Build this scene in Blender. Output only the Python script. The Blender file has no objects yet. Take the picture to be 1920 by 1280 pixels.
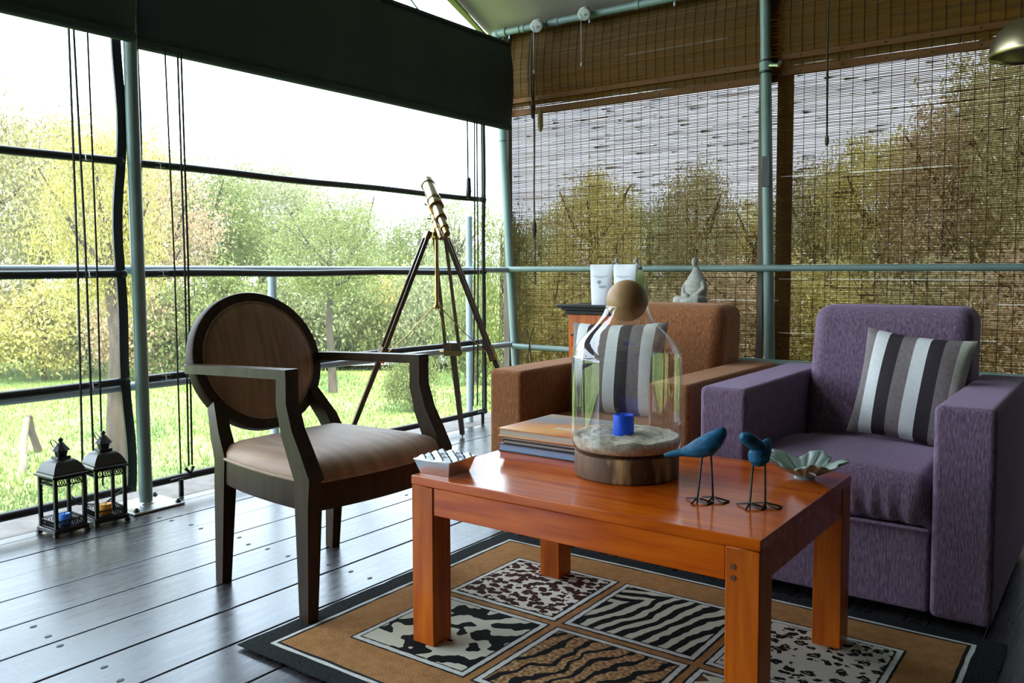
import bpy, bmesh, math, random
import numpy as np
from mathutils import Vector, Matrix

# ------------------------------------------------------------------ camera, world, sun, exposure
scn = bpy.context.scene
COL = scn.collection
F_PX, W_PX, H_PX = 1600.0, 1920.0, 1280.0
YAW, PITCH, ROLL = math.radians(36.0), math.radians(-3.4), math.radians(-0.15)
CAM = Vector((0, 0, 1.0))
CX, CY = 960.0, 601.06
_f = Vector((-math.sin(YAW) * math.cos(PITCH), math.cos(YAW) * math.cos(PITCH), math.sin(PITCH)))
_r = Vector((math.cos(YAW), math.sin(YAW), 0)); _u = _r.cross(_f)
_R = math.cos(ROLL) * _r + math.sin(ROLL) * _u
_U = -math.sin(ROLL) * _r + math.cos(ROLL) * _u
cd = bpy.data.cameras.new('camera'); cam = bpy.data.objects.new('camera', cd); COL.objects.link(cam)
m = Matrix.Identity(4)
for i in range(3):
    m[i][0], m[i][1], m[i][2], m[i][3] = _R[i], _U[i], -_f[i], CAM[i]
cam.matrix_world = m
cd.sensor_width = 36.0; cd.lens = 36.0 * F_PX / W_PX; cd.shift_y = (CY - 640.0) / W_PX
cd.clip_start = 0.05; cd.clip_end = 400
scn.camera = cam

world = bpy.data.worlds.new('sky'); scn.world = world; world.use_nodes = True
bg = world.node_tree.nodes['Background']
bg.inputs['Color'].default_value = (0.75, 0.88, 1.0, 1); bg.inputs['Strength'].default_value = 6.0
sd = bpy.data.lights.new('sun', 'SUN'); sun = bpy.data.objects.new('sun', sd); COL.objects.link(sun)
sd.energy = 9.0; sd.angle = math.radians(4); sd.color = (1.0, 0.93, 0.78)
sun.rotation_euler = Vector((-0.50, 0.34, -0.80)).to_track_quat('-Z', 'Y').to_euler()
scn.view_settings.view_transform = 'Standard'; scn.view_settings.look = 'None'
scn.view_settings.exposure = 0.42; scn.view_settings.gamma = 1.0
scn.view_settings.use_curve_mapping = False

# ------------------------------------------------------------------ helpers
random.seed(7)
rnd = random.Random(11)

def ray(x, y):
    return _f + _R * ((x - CX) / F_PX) - _U * ((y - CY) / F_PX)
def spot(px, depth, z):
    """ground position in the direction of picture column px, at a distance"""
    d = ray(px, 506); d.z = 0
    return Vector((d.x * depth, d.y * depth, z))

MATS = {}
def nd(nt, t, **kw):
    n = nt.nodes.new(t)
    for k, v in kw.items(): setattr(n, k, v)
    return n
def mat(name, base, rough=0.5, metal=0.0, spec=0.5, c2=None, nscale=8.0, stretch=(1, 1, 1), lo=0.35, hi=0.65, detail=4,
        bump=0.0, bscale=None, bstretch=None, coat=0.0, sheen=0.0, sheen_tint=None, c3=None, trans=0.0, rough2=None, coat_rough=0.1):
    if name in MATS: return MATS[name]
    M = bpy.data.materials.new(name); M.use_nodes = True; nt = M.node_tree
    b = nt.nodes['Principled BSDF']
    b.inputs['Base Color'].default_value = (*base, 1); b.inputs['Roughness'].default_value = rough
    b.inputs['Metallic'].default_value = metal; b.inputs['Specular IOR Level'].default_value = spec
    b.inputs['Coat Weight'].default_value = coat; b.inputs['Coat Roughness'].default_value = coat_rough
    b.inputs['Sheen Weight'].default_value = sheen
    if sheen_tint: b.inputs['Sheen Tint'].default_value = (*sheen_tint, 1)
    tc = nd(nt, 'ShaderNodeTexCoord')
    def noise(scale, st, det):
        mp = nd(nt, 'ShaderNodeMapping'); mp.inputs['Scale'].default_value = st
        nt.links.new(tc.outputs['Object'], mp.inputs['Vector'])
        n = nd(nt, 'ShaderNodeTexNoise'); n.inputs['Scale'].default_value = scale; n.inputs['Detail'].default_value = det
        nt.links.new(mp.outputs['Vector'], n.inputs['Vector']); return n
    if c2 is not None:
        n = noise(nscale, stretch, detail)
        r = nd(nt, 'ShaderNodeValToRGB'); e = r.color_ramp.elements
        e[0].position = lo; e[0].color = (*base, 1); e[1].position = hi; e[1].color = (*c2, 1)
        if c3 is not None:
            x = e.new((lo + hi) / 2); x.color = (*c3, 1)
        nt.links.new(n.outputs['Fac'], r.inputs['Fac']); nt.links.new(r.outputs['Color'], b.inputs['Base Color'])
        if rough2 is not None:
            mr = nd(nt, 'ShaderNodeMapRange'); mr.inputs['From Min'].default_value = lo; mr.inputs['From Max'].default_value = hi
            mr.inputs['To Min'].default_value = rough; mr.inputs['To Max'].default_value = rough2
            nt.links.new(n.outputs['Fac'], mr.inputs['Value']); nt.links.new(mr.outputs['Result'], b.inputs['Roughness'])
    if bump:
        n = noise(bscale or nscale, bstretch or stretch, 5)
        bp = nd(nt, 'ShaderNodeBump'); bp.inputs['Strength'].default_value = bump; bp.inputs['Distance'].default_value = 0.004
        nt.links.new(n.outputs['Fac'], bp.inputs['Height']); nt.links.new(bp.outputs['Normal'], b.inputs['Normal'])
    if trans:
        out = nt.nodes['Material Output']; t = nd(nt, 'ShaderNodeBsdfTranslucent'); mx = nd(nt, 'ShaderNodeMixShader')
        t.inputs['Color'].default_value = (*base, 1); mx.inputs['Fac'].default_value = trans
        if c2 is not None: nt.links.new(r.outputs['Color'], t.inputs['Color'])
        nt.links.new(b.outputs[0], mx.inputs[1]); nt.links.new(t.outputs[0], mx.inputs[2]); nt.links.new(mx.outputs[0], out.inputs['Surface'])
    MATS[name] = M; return M

def island_mat(name, cols, rough=0.7, trans=0.35, bump=0.0, spec=0.3):
    """colour varies from piece to piece (random per island)"""
    M = bpy.data.materials.new(name); M.use_nodes = True; nt = M.node_tree
    b = nt.nodes['Principled BSDF']; b.inputs['Roughness'].default_value = rough; b.inputs['Specular IOR Level'].default_value = spec
    g = nd(nt, 'ShaderNodeNewGeometry'); r = nd(nt, 'ShaderNodeValToRGB'); e = r.color_ramp.elements
    for i, c in enumerate(cols):
        p = i / (len(cols) - 1)
        x = e[0] if i == 0 else e[1] if i == len(cols) - 1 else e.new(p)
        x.position = p; x.color = (*c, 1)
    nt.links.new(g.outputs['Random Per Island'], r.inputs['Fac']); nt.links.new(r.outputs['Color'], b.inputs['Base Color'])
    t = nd(nt, 'ShaderNodeBsdfTranslucent'); mx = nd(nt, 'ShaderNodeMixShader'); mx.inputs['Fac'].default_value = trans
    nt.links.new(r.outputs['Color'], t.inputs['Color'])
    nt.links.new(b.outputs[0], mx.inputs[1]); nt.links.new(t.outputs[0], mx.inputs[2])
    nt.links.new(mx.outputs[0], nt.nodes['Material Output'].inputs['Surface'])
    return M

def thin_glass(name, tint=(1, 1, 1), ior=1.45, haze=0.0, rough=0.0, haze_col=(1, 1, 1), strength=1.0):
    M = bpy.data.materials.new(name); M.use_nodes = True; nt = M.node_tree
    nt.nodes.remove(nt.nodes['Principled BSDF']); out = nt.nodes['Material Output']
    t = nd(nt, 'ShaderNodeBsdfTransparent'); t.inputs['Color'].default_value = (*tint, 1)
    g = nd(nt, 'ShaderNodeBsdfGlossy'); g.inputs['Roughness'].default_value = rough
    f = nd(nt, 'ShaderNodeLayerWeight'); f.inputs['Blend'].default_value = 0.5
    pw = nd(nt, 'ShaderNodeMath', operation='POWER'); pw.inputs[1].default_value = 4.0; nt.links.new(f.outputs['Facing'], pw.inputs[0])
    mu = nd(nt, 'ShaderNodeMath', operation='MULTIPLY_ADD'); mu.inputs[1].default_value = strength * 0.75; mu.inputs[2].default_value = ((ior - 1) / (ior + 1)) ** 2 * strength * 1.6
    nt.links.new(pw.outputs[0], mu.inputs[0])
    mx = nd(nt, 'ShaderNodeMixShader'); nt.links.new(mu.outputs[0], mx.inputs['Fac'])
    nt.links.new(t.outputs[0], mx.inputs[1]); nt.links.new(g.outputs[0], mx.inputs[2])
    last = mx
    if haze:
        h = nd(nt, 'ShaderNodeBsdfTranslucent'); h.inputs['Color'].default_value = (*haze_col, 1)
        m2 = nd(nt, 'ShaderNodeMixShader'); m2.inputs['Fac'].default_value = haze
        nt.links.new(mx.outputs[0], m2.inputs[1]); nt.links.new(h.outputs[0], m2.inputs[2]); last = m2
    nt.links.new(last.outputs[0], out.inputs['Surface'])
    return M

def link(name, me, material=None, parent=None, smooth=None, wn=False):
    o = bpy.data.objects.new(name, me); COL.objects.link(o)
    if material is not None:
        for mm in (material if isinstance(material, (list, tuple)) else [material]): me.materials.append(mm)
    if parent is not None: o.parent = parent
    if smooth is not None:
        me.polygons.foreach_set('use_smooth', [True] * len(me.polygons))
        if smooth < 179: me.set_sharp_from_angle(angle=math.radians(smooth))
    if wn:
        w = o.modifiers.new('weighted', 'WEIGHTED_NORMAL'); w.keep_sharp = True; w.weight = 80
    return o

class MB:
    def __init__(s): s.v = []; s.f = []; s.mi = []; s.cur = 0
    def add(s, vs, fs):
        n = len(s.v); s.v += [tuple(v) for v in vs]
        for f in fs: s.f.append(tuple(i + n for i in f)); s.mi.append(s.cur)
        return s
    def box(s, x0, x1, y0, y1, z0, z1):
        vs = [(x, y, z) for z in (z0, z1) for y in (y0, y1) for x in (x0, x1)]
        return s.add(vs, [(0, 2, 3, 1), (4, 5, 7, 6), (0, 1, 5, 4), (2, 6, 7, 3), (0, 4, 6, 2), (1, 3, 7, 5)])
    def rbox(s, x0, x1, y0, y1, z0, z1, r=0.005, seg=2, M=None):
        bm = bmesh.new(); bmesh.ops.create_cube(bm, size=1.0)
        for v in bm.verts:
            v.co = Vector(((x0 + x1) / 2 + v.co.x * (x1 - x0), (y0 + y1) / 2 + v.co.y * (y1 - y0), (z0 + z1) / 2 + v.co.z * (z1 - z0)))
        bmesh.ops.bevel(bm, geom=bm.edges[:], offset=r, segments=seg, profile=0.5, affect='EDGES', clamp_overlap=True)
        if M is not None: bmesh.ops.transform(bm, matrix=M, verts=bm.verts[:])
        return s.bm(bm)
    def bm(s, bm):
        bm.verts.index_update()
        s.add([v.co[:] for v in bm.verts], [[v.index for v in f.verts] for f in bm.faces]); bm.free(); return s
    def tube(s, pts, r, seg=8, cap=True, closed=False):
        pts = [Vector(p) for p in pts]; n = len(pts)
        rs = r if isinstance(r, (list, tuple)) else [r] * n
        t0 = (pts[1] - pts[0]).normalized()
        up = Vector((0, 0, 1)) if abs(t0.z) < 0.9 else Vector((1, 0, 0))
        a = t0.cross(up).normalized(); rings = []
        for i, p in enumerate(pts):
            if closed: t = pts[(i + 1) % n] - pts[i - 1]
            else: t = pts[min(i + 1, n - 1)] - pts[max(i - 1, 0)]
            t.normalize(); a = (a - t * a.dot(t)).normalized(); b = t.cross(a)
            rings.append([p + (a * math.cos(2 * math.pi * k / seg) + b * math.sin(2 * math.pi * k / seg)) * rs[i] for k in range(seg)])
        vs = [v for R in rings for v in R]; fs = []
        for i in range(n if closed else n - 1):
            j = (i + 1) % n
            for k in range(seg):
                k2 = (k + 1) % seg
                fs.append((i * seg + k, i * seg + k2, j * seg + k2, j * seg + k))
        if cap and not closed:
            fs.append(tuple(reversed(range(seg)))); fs.append(tuple((n - 1) * seg + k for k in range(seg)))
        return s.add(vs, fs)
    def lathe(s, prof, c=(0, 0, 0), seg=32, sx=1.0, sy=1.0, cap0=True, cap1=True, M=None):
        vs = []; fs = []; n = len(prof)
        for (r, z) in prof:
            for k in range(seg):
                a = 2 * math.pi * k / seg
                p = Vector((r * math.cos(a) * sx, r * math.sin(a) * sy, z))
                if M is not None: p = M @ p
                vs.append((c[0] + p.x, c[1] + p.y, c[2] + p.z))
        for i in range(n - 1):
            for k in range(seg):
                k2 = (k + 1) % seg
                fs.append((i * seg + k, i * seg + k2, (i + 1) * seg + k2, (i + 1) * seg + k))
        if cap0: fs.append(tuple(reversed(range(seg))))
        if cap1: fs.append(tuple((n - 1) * seg + k for k in range(seg)))
        return s.add(vs, fs)
    def rings(s, rings, cap0=True, cap1=True):
        n = len(rings[0]); vs = [p for R in rings for p in R]; fs = []
        for i in range(len(rings) - 1):
            for k in range(n):
                k2 = (k + 1) % n
                fs.append((i * n + k, i * n + k2, (i + 1) * n + k2, (i + 1) * n + k))
        if cap0: fs.append(tuple(reversed(range(n))))
        if cap1: fs.append(tuple((len(rings) - 1) * n + k for k in range(n)))
        return s.add(vs, fs)
    def bar(s, pts, side, w, h):
        """rectangular bar along a polyline; side = fixed width direction; w, h scalar or per-point"""
        pts = [Vector(p) for p in pts]; n = len(pts); R = []
        for i, p in enumerate(pts):
            sd_ = Vector(side[i] if isinstance(side, list) else side).normalized()
            t = (pts[min(i + 1, n - 1)] - pts[max(i - 1, 0)]).normalized()
            nn = t.cross(sd_).normalized()
            ww = (w[i] if isinstance(w, (list, tuple)) else w) / 2; hh = (h[i] if isinstance(h, (list, tuple)) else h) / 2
            R.append([p - sd_ * ww - nn * hh, p + sd_ * ww - nn * hh, p + sd_ * ww + nn * hh, p - sd_ * ww + nn * hh])
        return s.rings(R)
    def build(s, name, material=None, parent=None, smooth=None, wn=False, fixn=True):
        me = bpy.data.meshes.new(name); me.from_pydata(s.v, [], s.f)
        if fixn:
            bm = bmesh.new(); bm.from_mesh(me); bmesh.ops.recalc_face_normals(bm, faces=bm.faces[:]); bm.to_mesh(me); bm.free()
        if any(s.mi): me.polygons.foreach_set('material_index', s.mi)
        me.update()
        return link(name, me, material, parent, smooth, wn)

def tag(o, label=None, cat=None, group=None, kind=None):
    if label: o['label'] = label
    if cat: o['category'] = cat
    if group: o['group'] = group
    if kind: o['kind'] = kind
    return o
def thing(name, label, cat, loc=(0, 0, 0), rz=0.0, group=None, kind=None):
    o = bpy.data.objects.new(name, None); COL.objects.link(o); o.empty_display_size = 0.1
    o.location = loc; o.rotation_euler = (0, 0, rz)
    return tag(o, label, cat, group, kind)
def struct(name, label, loc=(0, 0, 0)):
    o = bpy.data.objects.new(name, None); COL.objects.link(o); o.location = loc
    return tag(o, label, None, None, 'structure')
def copy_tree(o, parent=None):
    c = o.copy(); COL.objects.link(c); c.parent = parent
    for ch in o.children: copy_tree(ch, c)
    return c
def fuse(o, voxel, smooth_it=4):
    r = o.modifiers.new('fuse', 'REMESH'); r.mode = 'VOXEL'; r.voxel_size = voxel; r.use_smooth_shade = True
    if smooth_it:
        sm = o.modifiers.new('soft', 'SMOOTH'); sm.iterations = smooth_it; sm.factor = 0.5
    return o

# ------------------------------------------------------------------ materials
m_pole = mat('green_paint', (0.20, 0.29, 0.265), 0.4, spec=0.45, c2=(0.17, 0.245, 0.225), nscale=6, bump=0.05, bscale=60)
m_palepipe = mat('pale_blue_paint', (0.42, 0.53, 0.60), 0.4, c2=(0.36, 0.47, 0.54), nscale=5)
m_blackvinyl = mat('black_webbing', (0.012, 0.012, 0.015), 0.45, bump=0.15, bscale=90)
m_cord = mat('black_cord', (0.01, 0.01, 0.01), 0.7)
m_darkcanvas = mat('dark_green_canvas', (0.045, 0.060, 0.068), 0.85, c2=(0.055, 0.072, 0.080), nscale=3, bump=0.25, bscale=160)
m_canvas = mat('taupe_canvas', (0.32, 0.28, 0.245), 0.9, c2=(0.27, 0.24, 0.21), nscale=2.5, bump=0.15, bscale=120, trans=0.03)
m_canvas_hem = mat('olive_canvas', (0.33, 0.33, 0.13), 0.85, c2=(0.25, 0.26, 0.10), nscale=6, trans=0.35)
m_wallcanvas = mat('wall_canvas', (0.035, 0.032, 0.028), 0.9, c2=(0.03, 0.027, 0.024), nscale=3)
m_steel = mat('steel', (0.55, 0.56, 0.58), 0.3, metal=1.0)
m_brass = mat('brass', (0.50, 0.36, 0.14), 0.22, metal=1.0, c2=(0.42, 0.27, 0.10), nscale=12)
m_plank = mat('dark_plank', (0.024, 0.021, 0.025), 0.25, spec=0.95, c2=(0.042, 0.037, 0.042), nscale=5, stretch=(9, 0.7, 4), detail=6, bump=0.06, bscale=9,
              bstretch=(12, 0.9, 4), rough2=0.31)
m_plank.node_tree.nodes['Principled BSDF'].inputs['Specular Tint'].default_value = (0.72, 0.86, 1.0, 1)
m_nail = mat('nail_head', (0.006, 0.006, 0.006), 0.6)
m_orange = mat('orange_wood', (0.42, 0.058, 0.003), 0.14, spec=0.42, c2=(0.72, 0.150, 0.006), c3=(0.60, 0.105, 0.004), nscale=4.5, stretch=(1.0, 9, 9), lo=0.3, hi=0.7, detail=7,
               bump=0.03, bscale=10, bstretch=(1, 9, 9))
m_orange_leg = mat('orange_leg_wood', (0.36, 0.062, 0.004), 0.3, spec=.35, c2=(0.66, 0.165, 0.010), c3=(0.54, 0.108, 0.005), nscale=4.5, stretch=(9, 9, 0.8), lo=0.3, hi=0.7, detail=7)
m_blackwood = mat('black_lacquer', (0.008, 0.007, 0.008), 0.35, spec=.2)
m_darkwood = mat('dark_walnut', (0.030, 0.016, 0.007), 0.42, spec=0.18, c2=(0.050, 0.028, 0.013), nscale=6, stretch=(6, 6, 0.8))
m_chairfab = mat('brown_silk', (0.25, 0.128, 0.064), 0.55, c2=(0.37, 0.21, 0.118), nscale=5, stretch=(1.0, 9, 1.0), detail=5, sheen=0.3, bump=0.12, bscale=7, bstretch=(1, 14, 1))
m_purple = mat('purple_chenille', (0.125, 0.072, 0.128), 0.9, c2=(0.250, 0.165, 0.250), nscale=95, stretch=(2.4, 2.4, 0.5), sheen=0.35, sheen_tint=(0.8, 0.62, 0.9), bump=0.7, bscale=75,
               bstretch=(2.2, 2.2, 0.5))
m_brown = mat('rust_chenille', (0.20, 0.062, 0.016), 0.9, c2=(0.37, 0.140, 0.046), nscale=95, stretch=(2.4, 2.4, 0.5), sheen=0.4, sheen_tint=(0.9, 0.55, 0.35), bump=0.7, bscale=75,
              bstretch=(2.2, 2.2, 0.5))
m_cgrey = mat('cushion_grey', (0.20, 0.165, 0.165), 0.85, c2=(0.25, 0.21, 0.21), nscale=90, bump=0.3, bscale=160)
m_cwhite = mat('cushion_white', (0.80, 0.81, 0.80), 0.85, c2=(0.74, 0.76, 0.75), nscale=90, bump=0.3, bscale=160)
m_cdark = mat('cushion_dark', (0.028, 0.018, 0.026), 0.85, c2=(0.036, 0.024, 0.034), nscale=90, bump=0.3, bscale=160)
m_ccream = mat('cushion_cream', (0.66, 0.65, 0.54), 0.85, c2=(0.58, 0.58, 0.48), nscale=90, bump=0.3, bscale=160)
m_black = mat('black_metal', (0.012, 0.013, 0.016), 0.38, spec=0.5, bump=0.08, bscale=80)
m_glass = thin_glass('clear_glass', (0.985, 0.995, 0.99), 1.72, strength=1.0)
m_vinyl = thin_glass('clear_vinyl', (0.97, 0.975, 0.97), 1.25, haze=0.018, rough=0.05, strength=0.5)
m_paper = mat('white_paper', (0.72, 0.73, 0.80), 0.6, c2=(0.68, 0.69, 0.77), nscale=7)
m_ink = mat('grey_ink', (0.25, 0.27, 0.33), 0.7)
m_stone = mat('grey_stone', (0.30, 0.29, 0.26), 0.9, c2=(0.42, 0.41, 0.37), nscale=45, bump=0.6, bscale=70)
m_rope = mat('jute_rope', (0.10, 0.075, 0.045), 0.9, c2=(0.055, 0.04, 0.028), nscale=60, bump=0.4, bscale=120)
m_whiteplastic = mat('cream_plastic', (0.62, 0.66, 0.60), 0.45)
m_batten = mat('brown_batten', (0.115, 0.046, 0.014), 0.7, spec=.2, c2=(0.16, 0.070, 0.024), nscale=5, stretch=(1, 8, 8), bump=0.1)

# ------------------------------------------------------------------ the setting
XL, YB, XR, YF = -3.43, 4.76, 1.35, -2.2     # left clear wall, blind wall, far right wall, wall behind the camera

floor = struct('floor', 'dark stained plank deck with nail heads')
edges = [-3.40, -3.327, -3.129, -2.943, -2.742, -2.527, -2.327, -2.136, -1.926, -1.713]
while edges[-1] < XR: edges.append(edges[-1] + 0.203)
nail_me = None
for i in range(len(edges) - 1):
    a, b = edges[i], edges[i + 1]
    r_ = random.Random(100 + i); dz = r_.uniform(-0.0025, 0)
    mb = MB(); mb.rbox(-(b - a) / 2 + 0.002, (b - a) / 2 - 0.002, -3.63, 3.63, -0.03, 0.0, 0.004, 2)
    p = mb.build('plank', m_plank, floor, smooth=40, wn=True); p.location = ((a + b) / 2, (YB + 0.1 + YF) / 2, dz)
    for yn in (1.09, 1.93, 2.77, 3.61):
        if b - a < 0.1 or a > -0.6: continue
        for xx in (-0.055, 0.055) if r_.random() < 0.6 else (r_.choice((-0.06, 0.05)),):
            if nail_me is None:
                k = MB(); k.lathe([(0.0, 0.0003), (0.0065, 0.0005), (0.0075, -0.004)], seg=8, cap0=False)
                nail = k.build('nail', m_nail, p); nail_me = nail.data
            else: nail = link('nail', nail_me, None, p)
            nail.location = (xx + r_.uniform(-.01, .01), yn + r_.uniform(-.02, .02) - p.location.y, 0.0008)
            nail.scale = (1.0, 1.5, 1)
k = MB(); k.box(-3.395, XR, YF, YB + .1, -0.09, -0.045); k.build('gap_light_stop', mat('light_stop_dark', (.012, .01, .009), .9), floor)  # dark sheet added under the planks to stop light in the gaps
m_ledge = mat('pale_ledge', (0.17, 0.15, 0.135), 0.7, c2=(0.11, 0.095, 0.085), nscale=14, bump=0.15)
led = MB(); led.rbox(-3.66, -3.405, YF, YB + 0.1, -0.14, -0.004, 0.006, 2)
tag(led.build('trim_1', m_ledge, None, smooth=40, wn=True), 'pale weathered ledge along the outer edge of the deck', kind='structure')

# canvas roof: two slopes with hems
roof = struct('ceiling', 'taupe canvas tent roof lining')
def roof_z(y): return 2.66 + 0.46 * (4.80 - y) if y > 1.3 else 2.66 + 0.46 * (y + 2.2)
def roof_sheet(y0, y1, nx=60, ny=24):
    vs = []; fs = []
    for j in range(ny + 1):
        y = y0 + (y1 - y0) * j / ny
        z0 = 2.66 + 0.46 * (4.80 - y) if y0 > 2 else 2.66 + 0.46 * (y - y0)
        for i in range(nx + 1):
            x = -3.70 + (2.5 + 3.70) * i / nx
            u = (j / ny)
            sag = -0.05 * math.sin(math.pi * u) + 0.010 * math.sin(x * 9 + u * 3) * (0.4 + math.sin(x * 2.3)) * (1 - u)
            vs.append((x, y, z0 + sag))
    for j in range(ny):
        for i in range(nx):
            a = j * (nx + 1) + i; fs.append((a, a + 1, a + nx + 2, a + nx + 1))
    k = MB(); k.add(vs, fs); return k
for (a, b) in ((4.98, 1.3), (-2.2, 1.3)):
    o = roof_sheet(a, b).build('roof_canvas', m_canvas, roof, smooth=180)
    sol = o.modifiers.new('thick', 'SOLIDIFY'); sol.thickness = 0.004
# folded hem of the roof at the open gable end
for n_, (off, rr, mm) in enumerate(((0.0, 0.030, m_canvas_hem), (0.055, 0.022, m_canvas_hem), (0.10, 0.012, m_darkcanvas), (0.13, 0.016, m_canvas_hem))):
    pts = []
    for j in range(15):
        y = 4.80 - 3.5 * j / 14
        pts.append((-3.71 + off * (0.35 + 0.9 * j / 14), y, 2.645 + 0.46 * (4.80 - y) - 0.02 - 0.05 * math.sin(math.pi * j / 14) - 0.01 * n_))
    k = MB(); k.tube(pts, [rr * (0.5 + 0.9 * j / 14) for j in range(15)], 8); k.build('roof_hem', mm, roof, smooth=60)
# gable rope
k = MB(); k.tube([(-3.62, 4.16, 2.50), (-3.62, 3.0, 3.28)], 0.006, 6); k.build('gable_rope', m_palepipe, roof)
# walls that the picture does not show
def wall(name, x0, x1, y0, y1, z0, z1, lab):
    k = MB(); k.box(x0, x1, y0, y1, z0, z1); tag(k.build(name, m_wallcanvas), lab, kind='structure')
wall('wall_right', XR, XR + 0.05, YF, YB + .1, -0.1, 4.6, 'canvas wall to the right of the seating area')
wall('wall_back', 0.70, XR + .05, YB + .20, YB + .25, -0.1, 2.75, 'canvas wall beyond the wider blind')
wall('wall_front', -3.4, XR, YF - 0.05, YF, -0.1, 3.0, 'canvas wall behind the camera')

# ------------------------------------------------------------------ steel frame
def pole(name, label, p0, p1, r=0.027, mt=m_pole, seg=16, cat='pole', group=None):
    t = thing(name, label, cat, p0, 0, group)
    d = Vector(p1) - Vector(p0)
    k = MB(); k.tube([(0, 0, 0), d * 0.5, d], r, seg); k.build('shaft', mt, t, smooth=60); return t, d
def collar(t, d, f0, r, h, mt=m_pole):
    dn = d.normalized(); c = d * f0
    k = MB(); k.tube([c - dn * h / 2, c + dn * h / 2], r, 16); return k.build('collar', mt, t, smooth=50)
t, d = pole('tent_pole', 'green steel tent pole bolted to a square base plate beside the lanterns', (-3.375, 1.985, 0.008), (-3.405, 1.985, 2.62), 0.0275)
k = MB(); k.rbox(-0.11, 0.11, -0.115, 0.115, -0.008, 0.002, 0.002, 1); k.build('base_plate', m_steel, t, smooth=40, wn=True)
for a in (-0.09, 0.09):
    for b in (-0.095, 0.095):
        k = MB(); k.lathe([(0.012, 0.002), (0.012, 0.011), (0.006, 0.012), (0.006, 0.017)], (a, b, 0), 6); k.build('bolt', m_black, t)
k = MB(); k.lathe([(0.034, 0.0), (0.030, 0.008), (0.0275, 0.010)], (0, 0, 0.002), 16, cap0=False, cap1=False); k.build('weld', m_steel, t, smooth=60)
t, d = pole('tent_pole', 'slanting green corner pole between the clear wall and the bamboo blinds', (-3.397, 4.75, 0.0), (-3.571, 4.75, 2.61), 0.029)
collar(t, d, 0.985, 0.036, 0.09); collar(t, d, 0.955, 0.0305, 0.012, m_black); collar(t, d, 0.90, 0.0298, 0.006, m_black); collar(t, d, 0.72, 0.0298, 0.006, m_black)
t, d = pole('tent_pole', 'upright green pole standing between the two bamboo blinds', (-1.635, 4.75, 0.0), (-1.709, 4.75, 2.66), 0.029)
collar(t, d, 0.80, 0.036, 0.05); collar(t, d, 0.812, 0.037, 0.008, m_black); collar(t, d, 0.788, 0.037, 0.008, m_black)
k = MB(); k.rbox(-0.02, 0.025, -0.034, -0.026, 1.46, 1.63, 0.002, 1); k.build('strap_plate', m_black, t).location = (-0.042, 0, 0)
k = MB(); k.tube([(-0.0, -0.02, 2.13), (0.05, -0.03, 2.12), (0.06, -0.02, 2.14)], 0.012, 8); k.build('clamp', m_steel, t).location = (-0.03, 0, 0)
t, d = pole('frame_rail', 'green steel rail along the top of the bamboo blinds', (-3.60, 4.75, 2.61), (0.9, 4.75, 2.61), 0.022, cat='rail')
for fx in (0.055, 0.115, 0.155, 0.245, 0.32):
    collar(t, d, fx, 0.026, 0.03, m_pole); 
collar(t, d, 0.013, 0.030, 0.10); collar(t, d, 0.05, 0.024, 0.007, m_black); collar(t, d, 0.10, 0.024, 0.007, m_black)
for fx in (0.03, 0.17, 0.30):
    k = MB(); k.lathe([(0.008, -0.05), (0.008, -0.028), (0.005, -0.02)], (d.x * fx, 0, 0), 8); k.build('hook', m_steel, t)
pole('frame_rail', 'green steel rail at waist height across the bamboo blinds', (-3.46, 4.72, 1.005), (0.9, 4.72, 1.008), 0.019, cat='rail')
pole('frame_rail', 'low green steel rail behind the brown and purple armchairs', (-3.42, 4.72, 0.48), (0.9, 4.72, 0.475), 0.019, cat='rail')
pole('frame_rail', 'pale blue rail outside the clear panels at waist height', (-3.485, YF, 1.012), (-3.46, 4.74, 1.0), 0.019, m_palepipe, cat='rail')
pole('frame_rail', 'pale blue rail outside the clear panels at knee height', (-3.485, YF, 0.53), (-3.44, 4.74, 0.49), 0.019, m_palepipe, cat='rail')
pole('outer_post', 'pale blue outer post seen just behind the round chair back', (-3.53, 2.79, -0.6), (-3.53, 2.79, 1.0), 0.022, m_palepipe, cat='post')
pole('outer_post', 'pale blue outer post beside the telescope near the corner', (-3.53, 4.38, -0.6), (-3.53, 4.38, 1.35), 0.022, m_palepipe, cat='post')

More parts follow.
